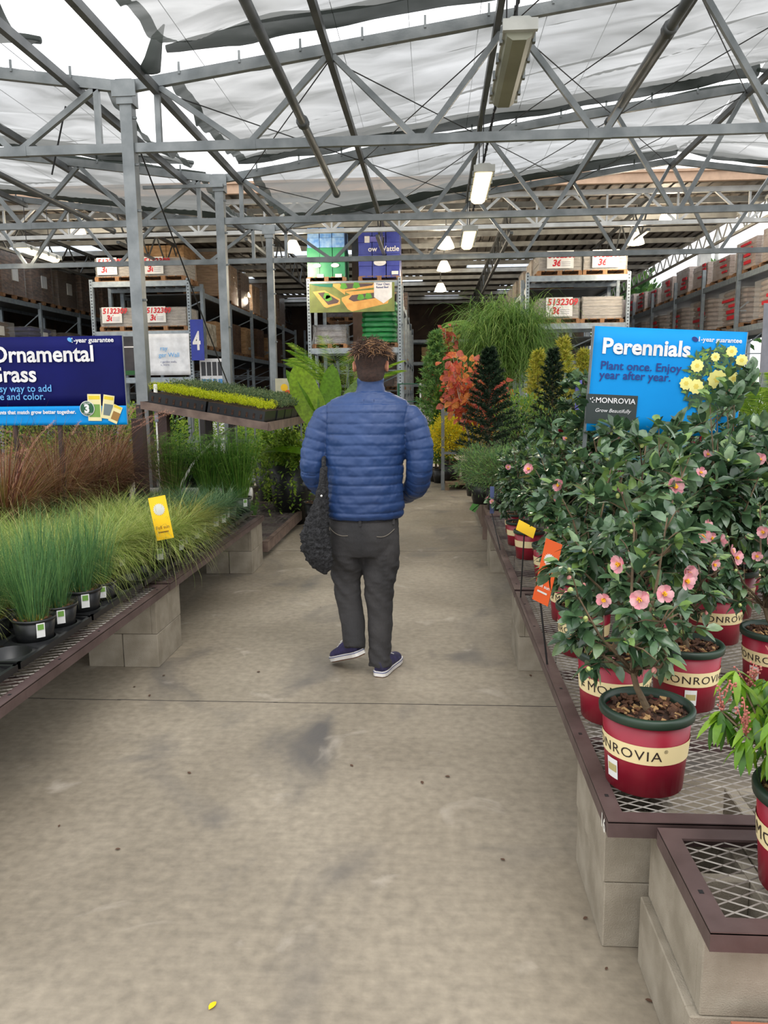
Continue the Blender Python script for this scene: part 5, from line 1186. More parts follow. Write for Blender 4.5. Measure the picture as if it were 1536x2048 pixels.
# cart with golden shrub
t = thing('plant_cart', 'galvanised plant cart with wooden deck holding the golden shrub', 'cart', (.13, 12.0, 0))
for x, y in ((0, 0), (1.5, 0), (0, .9), (1.5, .9)):
    a = MB(); a.bar((x, y, 0), (x, y, 1.3), .05, .05); a.build('cart_post', GALV, t)
a = MB(); a.bx(0, 1.5, -.02, .02, 1.16, 1.2); a.bx(0, 1.5, .88, .92, 1.16, 1.2); a.bx(0, 1.5, -.02, .02, .56, .6); a.bx(-.02, .02, 0, .9, 1.16, 1.2); a.build('rail', GALV, t)
a = MB(); a.bx(.04, 1.48, 0, .9, .08, .12); a.bx(.04, .1, -.05, .0, 0, .12); a.build('deck', mat('weathered_wood', (150, 128, 100), .8, 0, (120, 98, 74), 6, stretch=(1, 8, 1)), t)
for i, (u, y_) in enumerate(((900, 12.3), (940, 12.45))): shrub('potted_golden_shrub', ['golden yellow shrub on the cart, left one', 'golden yellow shrub on the cart, right one'][i], 'potted shrub', at(u, y_, .12), .15, .26, M_YELSH, 3600, .38, .34, .72, .045, .02, 51 + i)
def redtree(name, label, loc, h, mats, n, seed, spread, z0, ll):
    t = thing(name, label, 'potted tree', loc); black_pot(t, .15, .28, False); rr = random.Random(seed); a = MB(); b_ = MB()
    for i in range(9):
        e = V((rr.uniform(-1, 1) * spread, rr.uniform(-1, 1) * spread * .7, h * rr.uniform(.72, 1.05))); a.tube([(0, 0, .25), (e.x * .3, e.y * .3, z0), e], [.012, .008, .003], 5)
        for k in range(n // 9):
            f = rr.uniform(.25, 1); p = V((e.x * .3, e.y * .3, z0)).lerp(e, f) + V((rr.gauss(0, .07), rr.gauss(0, .07), rr.gauss(0, .06))); b_.leaf(p, (rr.gauss(0, 1), rr.gauss(0, 1), rr.gauss(-.5, .4)), (rr.gauss(0, .5), -.6, rr.gauss(.5, .4)), ll * rr.uniform(.6, 1.2), ll * .8, rr.randrange(len(mats)), .3, .3)
    a.build('branches', mat('pale_bark', (170, 158, 138), .8), t, True); b_.build('foliage', mats, t); return t
redtree('potted_maple', 'red and orange leaved young maple behind the dark spruce', at(952, 10.6, .1), 2.0, M_RED, 420, 1, .36, .8, .12)
redtree('potted_maple', 'low red leaved maple beside the cart', at(955, 12.95, .0), 1.5, M_RED, 260, 2, .22, .55, .08)
redtree('potted_maple', 'small orange leaved sapling with thin canes left of the larger maple', at(905, 12.75, .12), 1.85, M_RED, 120, 3, .14, 1.2, .08)
redtree('potted_vine', 'slim pink and green leaved vine climbing a cane above the cart', at(893, 13.4, .1), 2.75, M_MAPLE2, 420, 4, .13, 1.0, .1)
# weeping tree
t = thing('potted_weeping_tree', 'broad weeping tree with thread like green foliage behind the maple', 'potted tree', at(1012, 13.9, 0)); t.scale = (1.08, 1.08, 1.06); black_pot(t, .22, .36, False); rr = random.Random(9); a = MB(); b_ = MB()
for i in range(64):
    an = rr.uniform(0, 2 * PI); q = rr.uniform(.1, .8); e = V((math.cos(an) * q, math.sin(an) * q * .7, 2.72 - .45 * q * q + rr.uniform(-.85, .1))); a.tube([(0, 0, .3), (math.cos(an) * .06, 0, 1.6), e], [.014, .01, .003], 4)
    for k in range(110): b_.blade(e + V((rr.gauss(0, .12), rr.gauss(0, .12), rr.gauss(0, .1))), rr.uniform(0, 6.28), rr.uniform(.35, 1.05), .009, rr.uniform(.3, 1.2), rr.uniform(1.5, 2.4), rr.randrange(4), 4)
a.build('branches', TRUNK, t); b_.build('foliage', M_WEEP, t)
for i, (u, y_) in enumerate(((1040, 10.2), (1190, 10.0), (1250, 11.0), (1330, 10.5), (1450, 9.5), (1520, 9.0))):
    shrub('potted_shrub', 'leafy green shrub at the back of the right side', 'potted shrub', at(u, y_, .46), .15, .26, M_SOFT + M_VINE, 2200, .38, .36, .7, .05, .02, 130 + i, group='leafy shrubs at the back of the right side')
for i, (x, y_) in enumerate(((1.3, 8.6), (1.0, 9.3), (1.7, 9.0), (2.1, 8.4))):
    shrub('potted_shrub', 'dull green evergreen on the wooden sided bench', 'potted shrub', (x, y_, .46), .14, .24, M_SPRUCE + M_SOFT, 2200, .28, .3, .55, .05, .012, 150 + i, group='evergreens on the wooden sided bench')
for i, (x, y, z, l) in enumerate(((9.5, 40, 0, 'left'), (11.5, 46, 0, 'middle'), (15.5, 44, 0, 'right'))):
    t = thing('distant_tree', 'hazy green tree beyond the right racks against the sky, %s one' % l, 'tree', (x, y, z)); a = MB(); a.tube([(0, 0, 0), (0, 0, 6)], [.2, .08], 6); a.build('tree_trunk', TRUNK, t)
    sprig_cloud(M_DARKSH, 2600, 1.5, 2.2, 5.2, .4, .2, 160 + i, .8).build('crown', M_DARKSH, t)
# ------------------------------------------------------------------ signs
def card(t, name, x0, x1, z0, z1, mt, y=-.004, rot=0, c=None):
    a = MB(); cx, cz = (x0 + x1) / 2, (z0 + z1) / 2; hw, hh = (x1 - x0) / 2, (z1 - z0) / 2; pts = []
    for x, z in ((-hw, -hh), (hw, -hh), (hw, hh), (-hw, hh)): pts.append(V((cx + x * math.cos(rot) - z * math.sin(rot), y, cz + x * math.sin(rot) + z * math.cos(rot))))
    a.add(pts, [(0, 1, 2, 3)]); return a.build(name, mt, t)
def disc(t, name, x, z, r, mt, y, n=28, star=0):
    a = MB(); pts = [V((0, 0, 0))] + [V((r * (1 if (k % 2 == 0 or not star) else star) * math.cos(2 * PI * k / n), r * (1 if (k % 2 == 0 or not star) else star) * math.sin(2 * PI * k / n), 0)) for k in range(n)]
    a.add(pts, [(0, 1 + k, 1 + (k + 1) % n) for k in range(n)]); o = a.build(name, mt, t); o.location = (x, y, z); o.rotation_euler = (PI / 2, 0, 0); return o
def banner(t, W_, H_, bands):
    for (nm, z0, z1, mt) in bands:
        a = MB(); nx, nz = 24, 6; vs = []
        for i in range(nx + 1):
            for j in range(nz + 1): x = W_ * i / nx; z = z0 + (z1 - z0) * j / nz; vs.append(V((x, .0015 * math.sin(x * 9 + z * 4), z)))
        a.add(vs, [(i * (nz + 1) + j, (i + 1) * (nz + 1) + j, (i + 1) * (nz + 1) + j + 1, i * (nz + 1) + j + 1) for i in range(nx) for j in range(nz)]); o = a.build(nm, mt, t, True); s_ = o.modifiers.new('th', 'SOLIDIFY'); s_.thickness = .006; s_.offset = 0
    a = MB(); a.bx(-.004, 0, -.002, .012, min(b_[1] for b_ in bands), max(b_[2] for b_ in bands)); a.build('frame_edge', GALV, t)
    a = MB(); a.bx(W_, W_ + .004, -.002, .012, min(b_[1] for b_ in bands), max(b_[2] for b_ in bands)); a.build('frame_edge', GALV, t)
t = thing('ornamental_grass_sign', 'navy banner sign about ornamental grass above the russet grasses', 'sign', (-3.22, 5.2, 1.32)); W_ = 1.11
banner(t, W_, .6, [('blue_strip', 0, .13, SKYB), ('banner_sheet', .13, .6, NAVY)])
sc_ = 5.2 / 1538
def L5(u, v): p = ypt(u, v, 5.2); return (p.x + 3.22, -.014, p.z - 1.32)
q = L5(191, 722); text('Ornamental', .15, LTXT, t, q, offset=.0035, align='RIGHT'); q = L5(76, 763); text('Grass', .15, LTXT, t, q, offset=.0035, align='RIGHT')
q = L5(106, 783); text('The easy way to add', .067, LBLUE, t, q, offset=.0006, align='RIGHT'); q = L5(93, 799); text('texture and color.', .067, LBLUE, t, q, offset=.0006, align='RIGHT')
q = L5(154, 827); text('Plants that match grow better together.', .036, LTXT, t, q, offset=.0012, align='RIGHT'); q = L5(229, 684); text('1-year guarantee', .044, LTXT, t, q, offset=.001, align='RIGHT')
a = MB(); a.lathe([(.001, 0), (.021, 0)], n=16); q = L5(142, 680); o = a.build('leaf_logo', LBLUE, t); o.location = q; o.rotation_euler = (PI / 2, .5, 0); o.scale = (1, .65, 1)
PKT = mat('seed_packet', (226, 214, 160), .6); PKG = mat('packet_green', (110, 150, 66), .6); PKGR = mat('packet_grey', (104, 116, 116), .6); PKY = mat('packet_yellow', (222, 196, 40), .6); DKG = mat('badge_green', (24, 84, 50), .6)
for i, (u, v, w_, h_, rt_, m2) in enumerate(((190, 815, 28, 54, -.02, PKG), (217, 814, 23, 48, -.16, PKGR), (232, 828, 19, 36, -.42, mat('packet_orange', (150, 110, 50), .6)))):
    x, _, z = L5(u, v); card(t, 'seed_packet', x - w_ / 2 * sc_, x + w_ / 2 * sc_, z - h_ / 2 * sc_, z + h_ / 2 * sc_, PKT, -.008 - .001 * i, rt_); card(t, 'packet_picture', x - w_ * .4 * sc_, x + w_ * .4 * sc_, z - h_ * .36 * sc_, z + h_ * .12 * sc_, m2, -.0085 - .001 * i, rt_); card(t, 'packet_top', x - w_ * .42 * sc_ - rt_ * h_ * .38 * sc_, x + w_ * .42 * sc_ - rt_ * h_ * .38 * sc_, z + h_ * .3 * sc_, z + h_ * .44 * sc_, PKY, -.0086 - .001 * i, rt_)
x, _, z = L5(176, 817); disc(t, 'round_badge', x, z, .052, LTXT, -.013); disc(t, 'round_badge', x, z, .048, DKG, -.014)
text('3', .075, LTXT, t, (x - .001, -.016, z - .026), offset=.004, align='CENTER'); text('GROW', .017, LTXT, t, (x, -.016, z + .03), align='CENTER'); text('TOGETHER', .014, LTXT, t, (x, -.016, z - .04), align='CENTER')
for x in (.3, .62):
    a = MB(); a.bar((x, .02, -1.3), (x, .02, .3), .025, .025); a.build('sign_stake', MATS['dark_wood_post'], t)
# perennials
p0 = ypt(1190, 652, 4.3); t = thing('perennials_sign', 'sky blue banner sign about perennials rising above the camellias', 'sign', p0); t.rotation_euler = (0, rad(3.2), 0); W_ = .80; s_ = 4.3 / 1538 * 1.01
banner(t, W_, .56, [('banner_sheet', -.56, 0, SKYB)])
text('Perennials', .114, LTXT, t, (.045, -.008, -.14), offset=.0035); text('Plant once. Enjoy', .062, NTXT, t, (.045, -.008, -.225), offset=.0008); text('year after year.', .062, NTXT, t, (.045, -.008, -.275), offset=.0008)
text('1-year guarantee', .034, LTXT, t, (.775, -.008, -.058), offset=.0008, align='RIGHT'); a = MB(); a.lathe([(.001, 0), (.018, 0)], n=16); o = a.build('leaf_logo', NTXT, t); o.location = (.53, -.008, -.048); o.rotation_euler = (PI / 2, .5, 0); o.scale = (1, .65, 1)
card(t, 'dark_tag', -.01, .26, -.52, -.36, mat('dark_tag', (42, 52, 50), .6), -.009); text('MONROVIA', .04, LTXT, t, (.035, -.012, -.405), offset=.0005); text('Grow Beautifully', .028, LTXT, t, (.035, -.012, -.455), shear=.3)
a = MB()
for k, (dx, dz) in enumerate(((0, 0), (.007, .006), (-.006, .007), (.0, .013))): a.leaf2((.015 + dx, -.012, -.4 + dz), (dx * 60 + .3, 0, dz * 60 - .2), (0, 1, 0), .013, .006)
a.build('leaf_emblem', LTXT, t)
rr = random.Random(12); a = MB(); FG = [mat('printed_dark_leaf', (44, 72, 48), .6), mat('printed_mid_leaf', (70, 108, 60), .6), mat('printed_light_leaf', (120, 150, 60), .6)]
for i in range(420):
    an = rr.uniform(0, 6.28); q = math.sqrt(rr.random()); x, z = .64 + .14 * q * math.cos(an), -.27 + .19 * q * math.sin(an); e = rr.uniform(0, 6.28)
    if x > W_ - .03: continue
    a.leaf2((x, -.010 - .000004 * i, z), (math.cos(e), 0, math.sin(e)), (0, 1, 0), .045, .016, rr.choice((0, 0, 0, 1, 1, 2)))
a.build('printed_foliage', FG, t)
PYEL = mat('printed_pale_yellow', (240, 232, 140), .6); PYEL2 = mat('printed_deep_yellow', (226, 204, 90), .6)
for i, (u, v, r_) in enumerate(((1447, 703, 11), (1418, 713, 9), (1467, 720, 12), (1386, 729, 13), (1426, 755, 19), (1456, 754, 13), (1369, 762, 13), (1388, 768, 15))):
    x = (u - 1190) * s_; z = -(v - 652 - (u - 1190) * .056) * s_; disc(t, 'printed_flower', x, z, r_ * s_, PYEL, -.0125 - .0004 * i, 20, .84); disc(t, 'printed_flower_centre', x, z, r_ * s_ * .4, PYEL2, -.0127 - .0004 * i, 12, .7)
for x in (.0, .78):
    a = MB(); a.bar((x, .015, -1.3), (x, .015, .0), .02, .02); a.build('sign_stake', GALV, t)
# small care tags on stakes
def stake_tag(label, base, top_c, w_, h_, mt, rot, tilt, txt='Full sun', sunc=SILV, yaw=0, tcol=None, stk=CABLE):
    t = thing('care_tag', label, 'plant tag', top_c); t.rotation_euler = (tilt, rot, yaw); a = MB(); a.bx(-w_ / 2, w_ / 2, -.001, .001, -h_ / 2, h_ / 2); a.build('tag_card', mt, t)
    if txt:
        disc(t, 'sun_print', 0, h_ * .2, w_ * .36, sunc, -.003, 36, .8); text(txt, w_ * .26, tcol or BROWN, t, (0, -.003, -h_ * .25), offset=.0003, align='CENTER')
        card(t, 'small_print', -w_ * .3, w_ * .3, -h_ * .34, -h_ * .31, tcol or BROWN, -.003)
    c = Matrix.LocRotScale(V(top_c), Euler(t.rotation_euler), None).inverted() @ V(base)
    a = MB(); a.tube([c, V((0, .003, -h_ / 2)), V((0, .003, h_ * .4))], .004, 6); a.build('stake', stk, t); return t
stake_tag('yellow full sun tag on a black stake among the left sedges', (-1.56, 4.42, .44), tuple(ypt(322, 1036, 4.36)), .105, .255, YEL, rad(-11), -.1, tcol=mat('tag_brown', (150, 100, 10), .6))
stake_tag('orange full sun tag on a black stake at the right bench rail', (.452, 2.98, .42), tuple(ypt(1094, 1145, 2.95)), .075, .26, ORG, rad(13), 0, yaw=rad(-42), tcol=WHITE, sunc=WHITE)
stake_tag('small yellow tag on a black stake at the join of the right benches', (.455, 4.0, .42), tuple(ypt(1052, 1058, 3.95)), .1, .075, YEL, rad(28), -.9, txt=None)
stake_tag('thin blue tag on a black stake on the far right bench rail', (.455, 5.2, .42), tuple(ypt(984, 1000, 5.6)), .03, .2, mat('slate_tag', (92, 104, 150), .5), 0, 0, txt=None)
stake_tag('green and blue label hanging at the far corner of the right bench', (.5, 7.9, .4), tuple(ypt(950, 1012, 8.0)), .07, .12, mat('green_tag', (110, 180, 90), .5), rad(30), 0, txt=None)
for i, (x, y) in enumerate(((-1.66, 2.9), (1.2, 5.3), (.95, 5.6))): pass
t = thing('plant_care_sign', 'small blue and green plant label standing deep among the camellias', 'plant tag', tuple(ypt(1232, 960, 4.3))); a = MB(); a.bx(-.03, .03, -.002, .002, -.08, .1); a.build('tag_card', mat('dark_tag_card', (30, 36, 46), .5), t); card(t, 'tag_picture', -.025, .025, -.02, .09, mat('pink_print', (170, 110, 130), .6), -.004); card(t, 'tag_strip', -.03, .03, -.078, -.055, mat('blue_strip', (40, 90, 190), .6), -.004); card(t, 'tag_strip', -.03, .03, -.05, -.03, mat('green_strip', (90, 180, 80), .6), -.004)
t = thing('violet_plant_tag', 'upright violet tag left of the perennials sign', 'plant tag', tuple(ypt(1157, 790, 5.4))); a = MB(); a.bx(-.022, .022, -.002, .002, -.1, .1); a.build('tag_card', mat('violet_tag', (96, 96, 170), .5), t)
# fallen leaves on the floor
a = MB(); a.leaf((0, 0, .004), (1, .3, 0), (0, 0, 1), .03, .018, 0, .1, .2); lf = a.build('fallen_leaf', mat('dry_leaf', (84, 58, 42), .8)); tag(lf, 'small dry leaf on the concrete floor', 'leaf', 'dry leaves scattered on the floor'); LK = Kind(lf)
for (u, v) in ((375, 1545), (843, 1563), (900, 1555), (700, 1530), (300, 1390), (330, 1352), (640, 1215), (875, 985), (1010, 1722), (1215, 1935), (1290, 2000), (270, 1375), (1175, 1835), (520, 1345), (905, 1010), (1060, 1350), (230, 1700), (120, 1650)):
    p = zpt(u, v, .002); LK.place((p.x, p.y, .002), R.uniform(0, 6), None, None, R.uniform(.3, .8))
a = MB(); a.leaf((0, 0, .004), (.3, 1, 0), (0, 0, 1), .032, .016, 0, .1, .2); p = zpt(418, 2022, 0); tag(a.build('yellow_petal', YEL, None, loc=p), 'single yellow leaf near the bottom of the floor', 'leaf')
# ------------------------------------------------------------------ the walking man
SKIN = mat('skin', (184, 128, 100), .55, 0, (172, 112, 86), 12); JK = mat('navy_quilted_nylon', (40, 66, 112), .45, 0, (33, 56, 98), 3, .1, 30, spec=.4); JKD = mat('navy_lining', (30, 50, 96), .6)
JEAN = mat('charcoal_denim', (58, 56, 56), .85, 0, (42, 41, 42), 7, .3, 180, stretch=(1, 1, .35)); HAIR = mat('brown_hair', (74, 50, 36), .7, 0, (50, 34, 24), 14); HAIRL = mat('highlighted_hair', (176, 136, 96), .55, 0, (120, 86, 58), 20); HAIRD = mat('dark_short_hair', (62, 42, 33), .85, 0, (44, 30, 24), 60, .6, 200)
RUB = mat('white_rubber', (226, 222, 216), .5); SOLE = mat('brown_sole', (96, 58, 30), .6); SHOEU = mat('patterned_canvas', (30, 28, 58), .7, 0, (46, 40, 84), 45); 
X_, Y1 = V((1, 0, 0)), V((0, 1, 0))
def ell(c, rx, ry): return (V(c), X_, Y1, rx, ry)
def limb(mb, pts, rs, n=16, fl=.92):
    """tapered limb: rings perpendicular to the path, interpolated smoothly"""
    P_, S_ = [], []
    m_ = len(pts)
    for i in range(m_ - 1):
        for k in range(6):
            f = k / 6; p0 = V(pts[max(i - 1, 0)]); p1 = V(pts[i]); p2 = V(pts[i + 1]); p3 = V(pts[min(i + 2, m_ - 1)])
            P_.append(.5 * ((2 * p1) + (p2 - p0) * f + (2 * p0 - 5 * p1 + 4 * p2 - p3) * f * f + (3 * p1 - p0 - 3 * p2 + p3) * f ** 3)); S_.append(rs[i] + (rs[i + 1] - rs[i]) * (f * f * (3 - 2 * f)))
    P_.append(V(pts[-1])); S_.append(rs[-1]); mb.tube(P_, S_, n); return P_, S_
def cr(vals, f):
    """piecewise smooth interpolation of station tuples (z, cx, cy, rx, ry)"""
    for a_, b_ in zip(vals, vals[1:]):
        if a_[0] <= f <= b_[0]:
            k = (f - a_[0]) / (b_[0] - a_[0]); k = k * k * (3 - 2 * k); return [a_[i] + (b_[i] - a_[i]) * k for i in range(len(a_))]
    return list(vals[0] if f < vals[0][0] else vals[-1])
man = thing('person', 'man seen from behind walking away in a blue quilted jacket, grey jeans and low sneakers', 'person', (0, 0, 0))
PY = 4.05
tor = [(.80, -.375, PY, .165, .12), (.95, -.375, PY, .17, .125), (1.12, -.372, PY, .165, .12), (1.28, -.365, PY, .185, .12), (1.40, -.355, PY, .2, .11), (1.47, -.345, PY, .13, .08), (1.52, -.338, PY + .01, .066, .062)]
la = [(-.55, PY, 1.395), (-.6, PY - .01, 1.27), (-.638, PY - .005, 1.13), (-.6, PY + .1, 1.02), (-.535, PY + .2, .97)]
ra = [(-.135, PY, 1.395), (-.1, PY - .01, 1.27), (-.085, PY - .005, 1.13), (-.12, PY + .1, 1.01), (-.185, PY + .2, .955)]
ll_ = [(-.46, PY, .82), (-.475, PY, .68), (-.482, PY + .03, .5), (-.445, PY + .0, .3), (-.432, PY - .05, .17)]
rl_ = [(-.285, PY, .82), (-.29, PY + .005, .68), (-.30, PY + .005, .5), (-.297, PY - .01, .28), (-.297, PY - .03, .1)]
body = MB()
body.loft([ell((c[1], c[2], c[0]), c[3], c[4]) for c in tor], 24)
body.loft([ell((-.335, PY + .0, 1.5), .062, .062), ell((-.332, PY - .0, 1.56), .06, .062), ell((-.33, PY + .0, 1.62), .058, .065)], 18)
# head: skull, jaw, face features (looking away from the camera, +y)
hd = [(1.555, -.33, PY + .05, .03, .03), (1.575, -.33, PY + .045, .052, .06), (1.60, -.33, PY + .03, .064, .082), (1.64, -.33, PY + .018, .072, .092), (1.68, -.33, PY + .012, .077, .098), (1.71, -.33, PY + .008, .078, .1), (1.735, -.33, PY + .004, .074, .095), (1.755, -.33, PY, .062, .08), (1.77, -.33, PY, .04, .05), (1.776, -.33, PY, .01, .012)]
body.loft([ell((c[1], c[2], c[0]), c[3], c[4]) for c in hd], 24)
fy = PY + .105
body.tube([(-.33, fy, 1.685), (-.33, fy + .012, 1.66), (-.33, fy + .022, 1.645), (-.33, fy + .002, 1.637)], [.008, .01, .013, .008], 8)      # nose
body.tube([(-.352, fy - .006, 1.613), (-.33, fy + .004, 1.614), (-.308, fy - .006, 1.613)], [.005, .008, .005], 8); body.tube([(-.348, fy - .008, 1.604), (-.33, fy + .002, 1.603), (-.312, fy - .008, 1.604)], [.004, .007, .004], 8)
body.tube([(-.37, fy - .012, 1.694), (-.33, fy, 1.69), (-.29, fy - .012, 1.694)], .007, 8); body.ball((-.33, fy - .012, 1.575), .018, 8)
for s_ in (-1, 1): body.loft([(V((-.33 + s_ * .074, PY + .004, 1.655)) + V((s_ * k * .004, -.003 * k, 0)), V((0, 1, .15)), V((0, 0, 1)), r_, r_ * 1.75) for k, r_ in ((0, .012), (2, .017), (4, .017), (5, .012))], 12)
for L_, R_ in ((la, (.052, .046, .041, .036, .027)), (ra, (.052, .046, .041, .036, .027))): limb(body, L_, R_)
for L_, R_ in ((ll_, (.09, .082, .058, .052, .038)), (rl_, (.09, .082, .058, .052, .038))): limb(body, L_, R_)
def hand(mb, wpt, side):
    """hand in front of the belly, palm inwards, five bent fingers"""
    w_ = V(wpt); d = V((side * .75, .55, -.25)).normalized(); u = V((0, .25, 1)).normalized(); u = (u - d * u.dot(d)).normalized(); n_ = d.cross(u) * side
    mb.loft([(w_ + d * f, u, n_, a_, b_) for f, a_, b_ in ((-.02, .027, .022), (.02, .034, .018), (.06, .041, .016), (.085, .04, .014))], 14)
    for k, (L_, r_) in enumerate(((.068, .0088), (.076, .0092), (.07, .0088), (.055, .0078))):
        o_ = w_ + d * .078 + u * (.03 - .02 * k); b_ = n_ * -1; mb.tube([o_, o_ + d * L_ * .45 + b_ * .006, o_ + d * L_ * .75 + b_ * .02, o_ + d * L_ * .86 + b_ * .036], [r_, r_ * .97, r_ * .9, r_ * .75], 8)
    o_ = w_ + d * .02 + u * .028; mb.tube([o_, o_ + u * .026 + d * .022, o_ + u * .03 + d * .05, o_ + u * .022 + d * .07], [.013, .0115, .01, .008], 8)
hand(body, la[-1], 1); hand(body, ra[-1], -1)
bm_ = remesh(body, .0055, 3); bm_.materials.append(SKIN); bm_.polygons.foreach_set('use_smooth', [True] * len(bm_.polygons)); obj('body', bm_, man)
# jacket
jt = [(.862, -.375, PY, .196, .142), (.885, -.375, PY, .212, .152), (.93, -.375, PY, .215, .155), (1.05, -.374, PY, .207, .155), (1.15, -.37, PY, .208, .155), (1.25, -.365, PY, .222, .155), (1.35, -.358, PY, .24, .145), (1.42, -.352, PY, .246, .13), (1.455, -.348, PY, .232, .115), (1.48, -.345, PY, .2, .1), (1.505, -.342, PY + .004, .15, .088), (1.53, -.338, PY + .004, .098, .08)]
jk = MB(); st = []
z = .862
while z <= 1.531: c = cr(jt, z); st.append(ell((c[1], c[2], z), c[3], c[4])); z += .01
jk.loft(st, 36)
jk.loft([ell((-.336, PY + .004, 1.505), .078, .074), ell((-.334, PY + .004, 1.54), .071, .07), ell((-.332, PY + .004, 1.588), .069, .072), ell((-.332, PY + .005, 1.597), .064, .067)], 24)
lj = [(-.53, PY, 1.425), (-.578, PY - .005, 1.37), (-.618, PY - .01, 1.26), (-.642, PY - .01, 1.13), (-.62, PY + .06, 1.035), (-.565, PY + .16, .985), (-.54, PY + .2, .975)]
rj = [(-.17, PY, 1.425), (-.12, PY - .005, 1.37), (-.086, PY - .01, 1.26), (-.078, PY - .01, 1.13), (-.095, PY + .05, 1.03), (-.145, PY + .15, .975), (-.175, PY + .2, .955)]
LR = (.055, .074, .076, .072, .066, .056, .05)
LP, LS = limb(jk, lj, LR, 20); RP, RS = limb(jk, rj, LR, 20)
jm = remesh(jk, .0058, 3); jm.materials.append(JK); jm.calc_loop_triangles() if False else None
seams = [.905, .955, 1.0, 1.048, 1.095, 1.145, 1.198, 1.252, 1.306, 1.36, 1.415, 1.463, 1.508]
def arc(P_):
    s_ = [0]
    for a_, b_ in zip(P_, P_[1:]): s_.append(s_[-1] + (b_ - a_).length)
    return s_
LA, RA = arc(LP), arc(RP); nrm_ = [v.normal.copy() for v in jm.vertices]
def puff(u, ln, d=.0065): u = abs((u % 1) - .5) * 2; return d * (math.sqrt(max(0, 1 - u ** 3.2)) - .9)
for v in jm.vertices:
    p = v.co.copy(); best = 9; arm = None
    if p.x < -.5 or p.x > -.19:
        for P_, S_, A_ in ((LP, LS, LA), (RP, RS, RA)):
            for i in range(0, len(P_)):
                q = (p - P_[i]).length / S_[i]
                if q < best: best = q; arm = A_[i] + (p - P_[i]).dot((P_[min(i + 1, len(P_) - 1)] - P_[max(i - 1, 0)]).normalized())
    c = cr(jt, p.z); tq = math.sqrt(((p.x - c[1]) / c[3]) ** 2 + ((p.y - c[2]) / c[4]) ** 2) if p.z < 1.54 else 0
    fold = .0055 * noise.noise(V((p.x * 16 + p.z * 12, p.y * 8, p.z * 22 - p.x * 8))) + .0015 * noise.noise(p * 60)
    if p.z > 1.522 and abs(p.x + .335) < .1: d = .002 * math.sin((p.z - 1.52) * 110)
    elif best < tq * 1.02 and arm is not None and arm > .05: d = puff((arm - .02) / .052, 1)
    else:
        zz = p.z + .012 * (1 - ((p.x + .355) / .2) ** 2) * (-(p.z - 1.2) * 1.6) + .0035 * noise.noise(V((p.x * 5, p.z * 9, 3)))
        d = -.006
        for a_, b_ in zip([.862] + seams, seams + [1.56]):
            if a_ <= zz <= b_: d = puff((zz - a_) / (b_ - a_), 1, .007)
        if best < 1.6 and abs(best - tq) < .09 and p.z > 1.1: d -= .006 * (1 - abs(best - tq) / .09)
    v.co = p + nrm_[v.index] * (d + fold)
jm.polygons.foreach_set('use_smooth', [True] * len(jm.polygons)); jo = obj('jacket', jm, man)
a = MB(); 
for (x0, z0, x1, z1) in ((-.36, 1.487, -.36, 1.462), (-.308, 1.487, -.308, 1.462), (-.36, 1.462, -.308, 1.462)): a.bar((x0, PY - .098, z0), (x1, PY - .102, z1), .0015, .003)
a.build('collar_patch_stitching', JKD, jo)
# jeans
jn = MB(); hips = [(.66, -.38, PY, .16, .115), (.70, -.377, PY, .182, .128), (.76, -.376, PY, .19, .138), (.82, -.376, PY, .188, .138), (.90, -.375, PY, .182, .128)]
jn.loft([ell((c[1], c[2], c[0]), c[3], c[4]) for c in hips], 30)
limb(jn, [(-.465, PY, .80), (-.468, PY, .68), (-.478, PY + .02, .56), (-.478, PY + .02, .47), (-.452, PY + .0, .33), (-.437, PY - .04, .2), (-.434, PY - .06, .15)], (.098, .1, .086, .075, .068, .063, .06), 20)
limb(jn, [(-.283, PY, .80), (-.284, PY, .68), (-.292, PY, .56), (-.299, PY, .46), (-.296, PY - .01, .3), (-.295, PY - .03, .12), (-.294, PY - .035, .045)], (.098, .1, .09, .08, .068, .064, .066), 20)
jme = remesh(jn, .0065, 4); jme.materials.append(JEAN); nr = [v.normal.copy() for v in jme.vertices]
for v in jme.vertices:
    p = v.co; k = .35 + 1.3 * max(0, 1 - abs(p.z - .5) / .12) * .5 + 1.6 * max(0, 1 - (p.z - .04) / .22) * .6 + .6 * max(0, 1 - abs(p.z - .62) / .08)
    v.co = p + nr[v.index] * (k * (.014 * noise.noise(V((p.x * 11 + p.z * 7, p.y * 9, p.z * 15 + p.x * 13))) + .004 * noise.noise(V((p.x * 20, p.y * 20, p.z * 60)))))
    if abs(p.x + .38) < .006 and p.z > .68: v.co += nr[v.index] * -.003
jme.polygons.foreach_set('use_smooth', [True] * len(jme.polygons)); je = obj('jeans', jme, man)
STI = mat('pale_stitching', (120, 112, 100), .8)
def on_hip(x, z, o_=.004):
    c = cr(hips, z); k = 1 - ((x - c[1]) / c[3]) ** 2; return V((x, c[2] - c[4] * math.sqrt(max(.02, k)) - o_ - .001, z))
for xs in ((-.56, -.45), (-.30, -.21)):
    a = MB(); n = 8; (x0, x1) = xs; pts = [on_hip(x0 + (x1 - x0) * i / n, .80 + (-.03 * i / n if x0 < -.4 else .03 * i / n) - .015 * math.sin(PI * i / n) + (.015 if x0 < -.4 else -.02)) for i in range(n + 1)]; a.tube(pts, .0022, 5); a.build('pocket_stitching', STI, je)
a = MB(); a.tube([on_hip(-.56 + .36 * i / 14, .857, .002) for i in range(15)], .002, 5); a.build('yoke_seam', mat('dark_seam', (34, 33, 34), .9), je)
a = MB()
for x in (-.385, -.215): q = on_hip(x, .86, .003); a.bx(q.x - .007, q.x + .007, q.y - .003, q.y + .003, .835, .875)
a.build('belt_loop', JEAN, je)
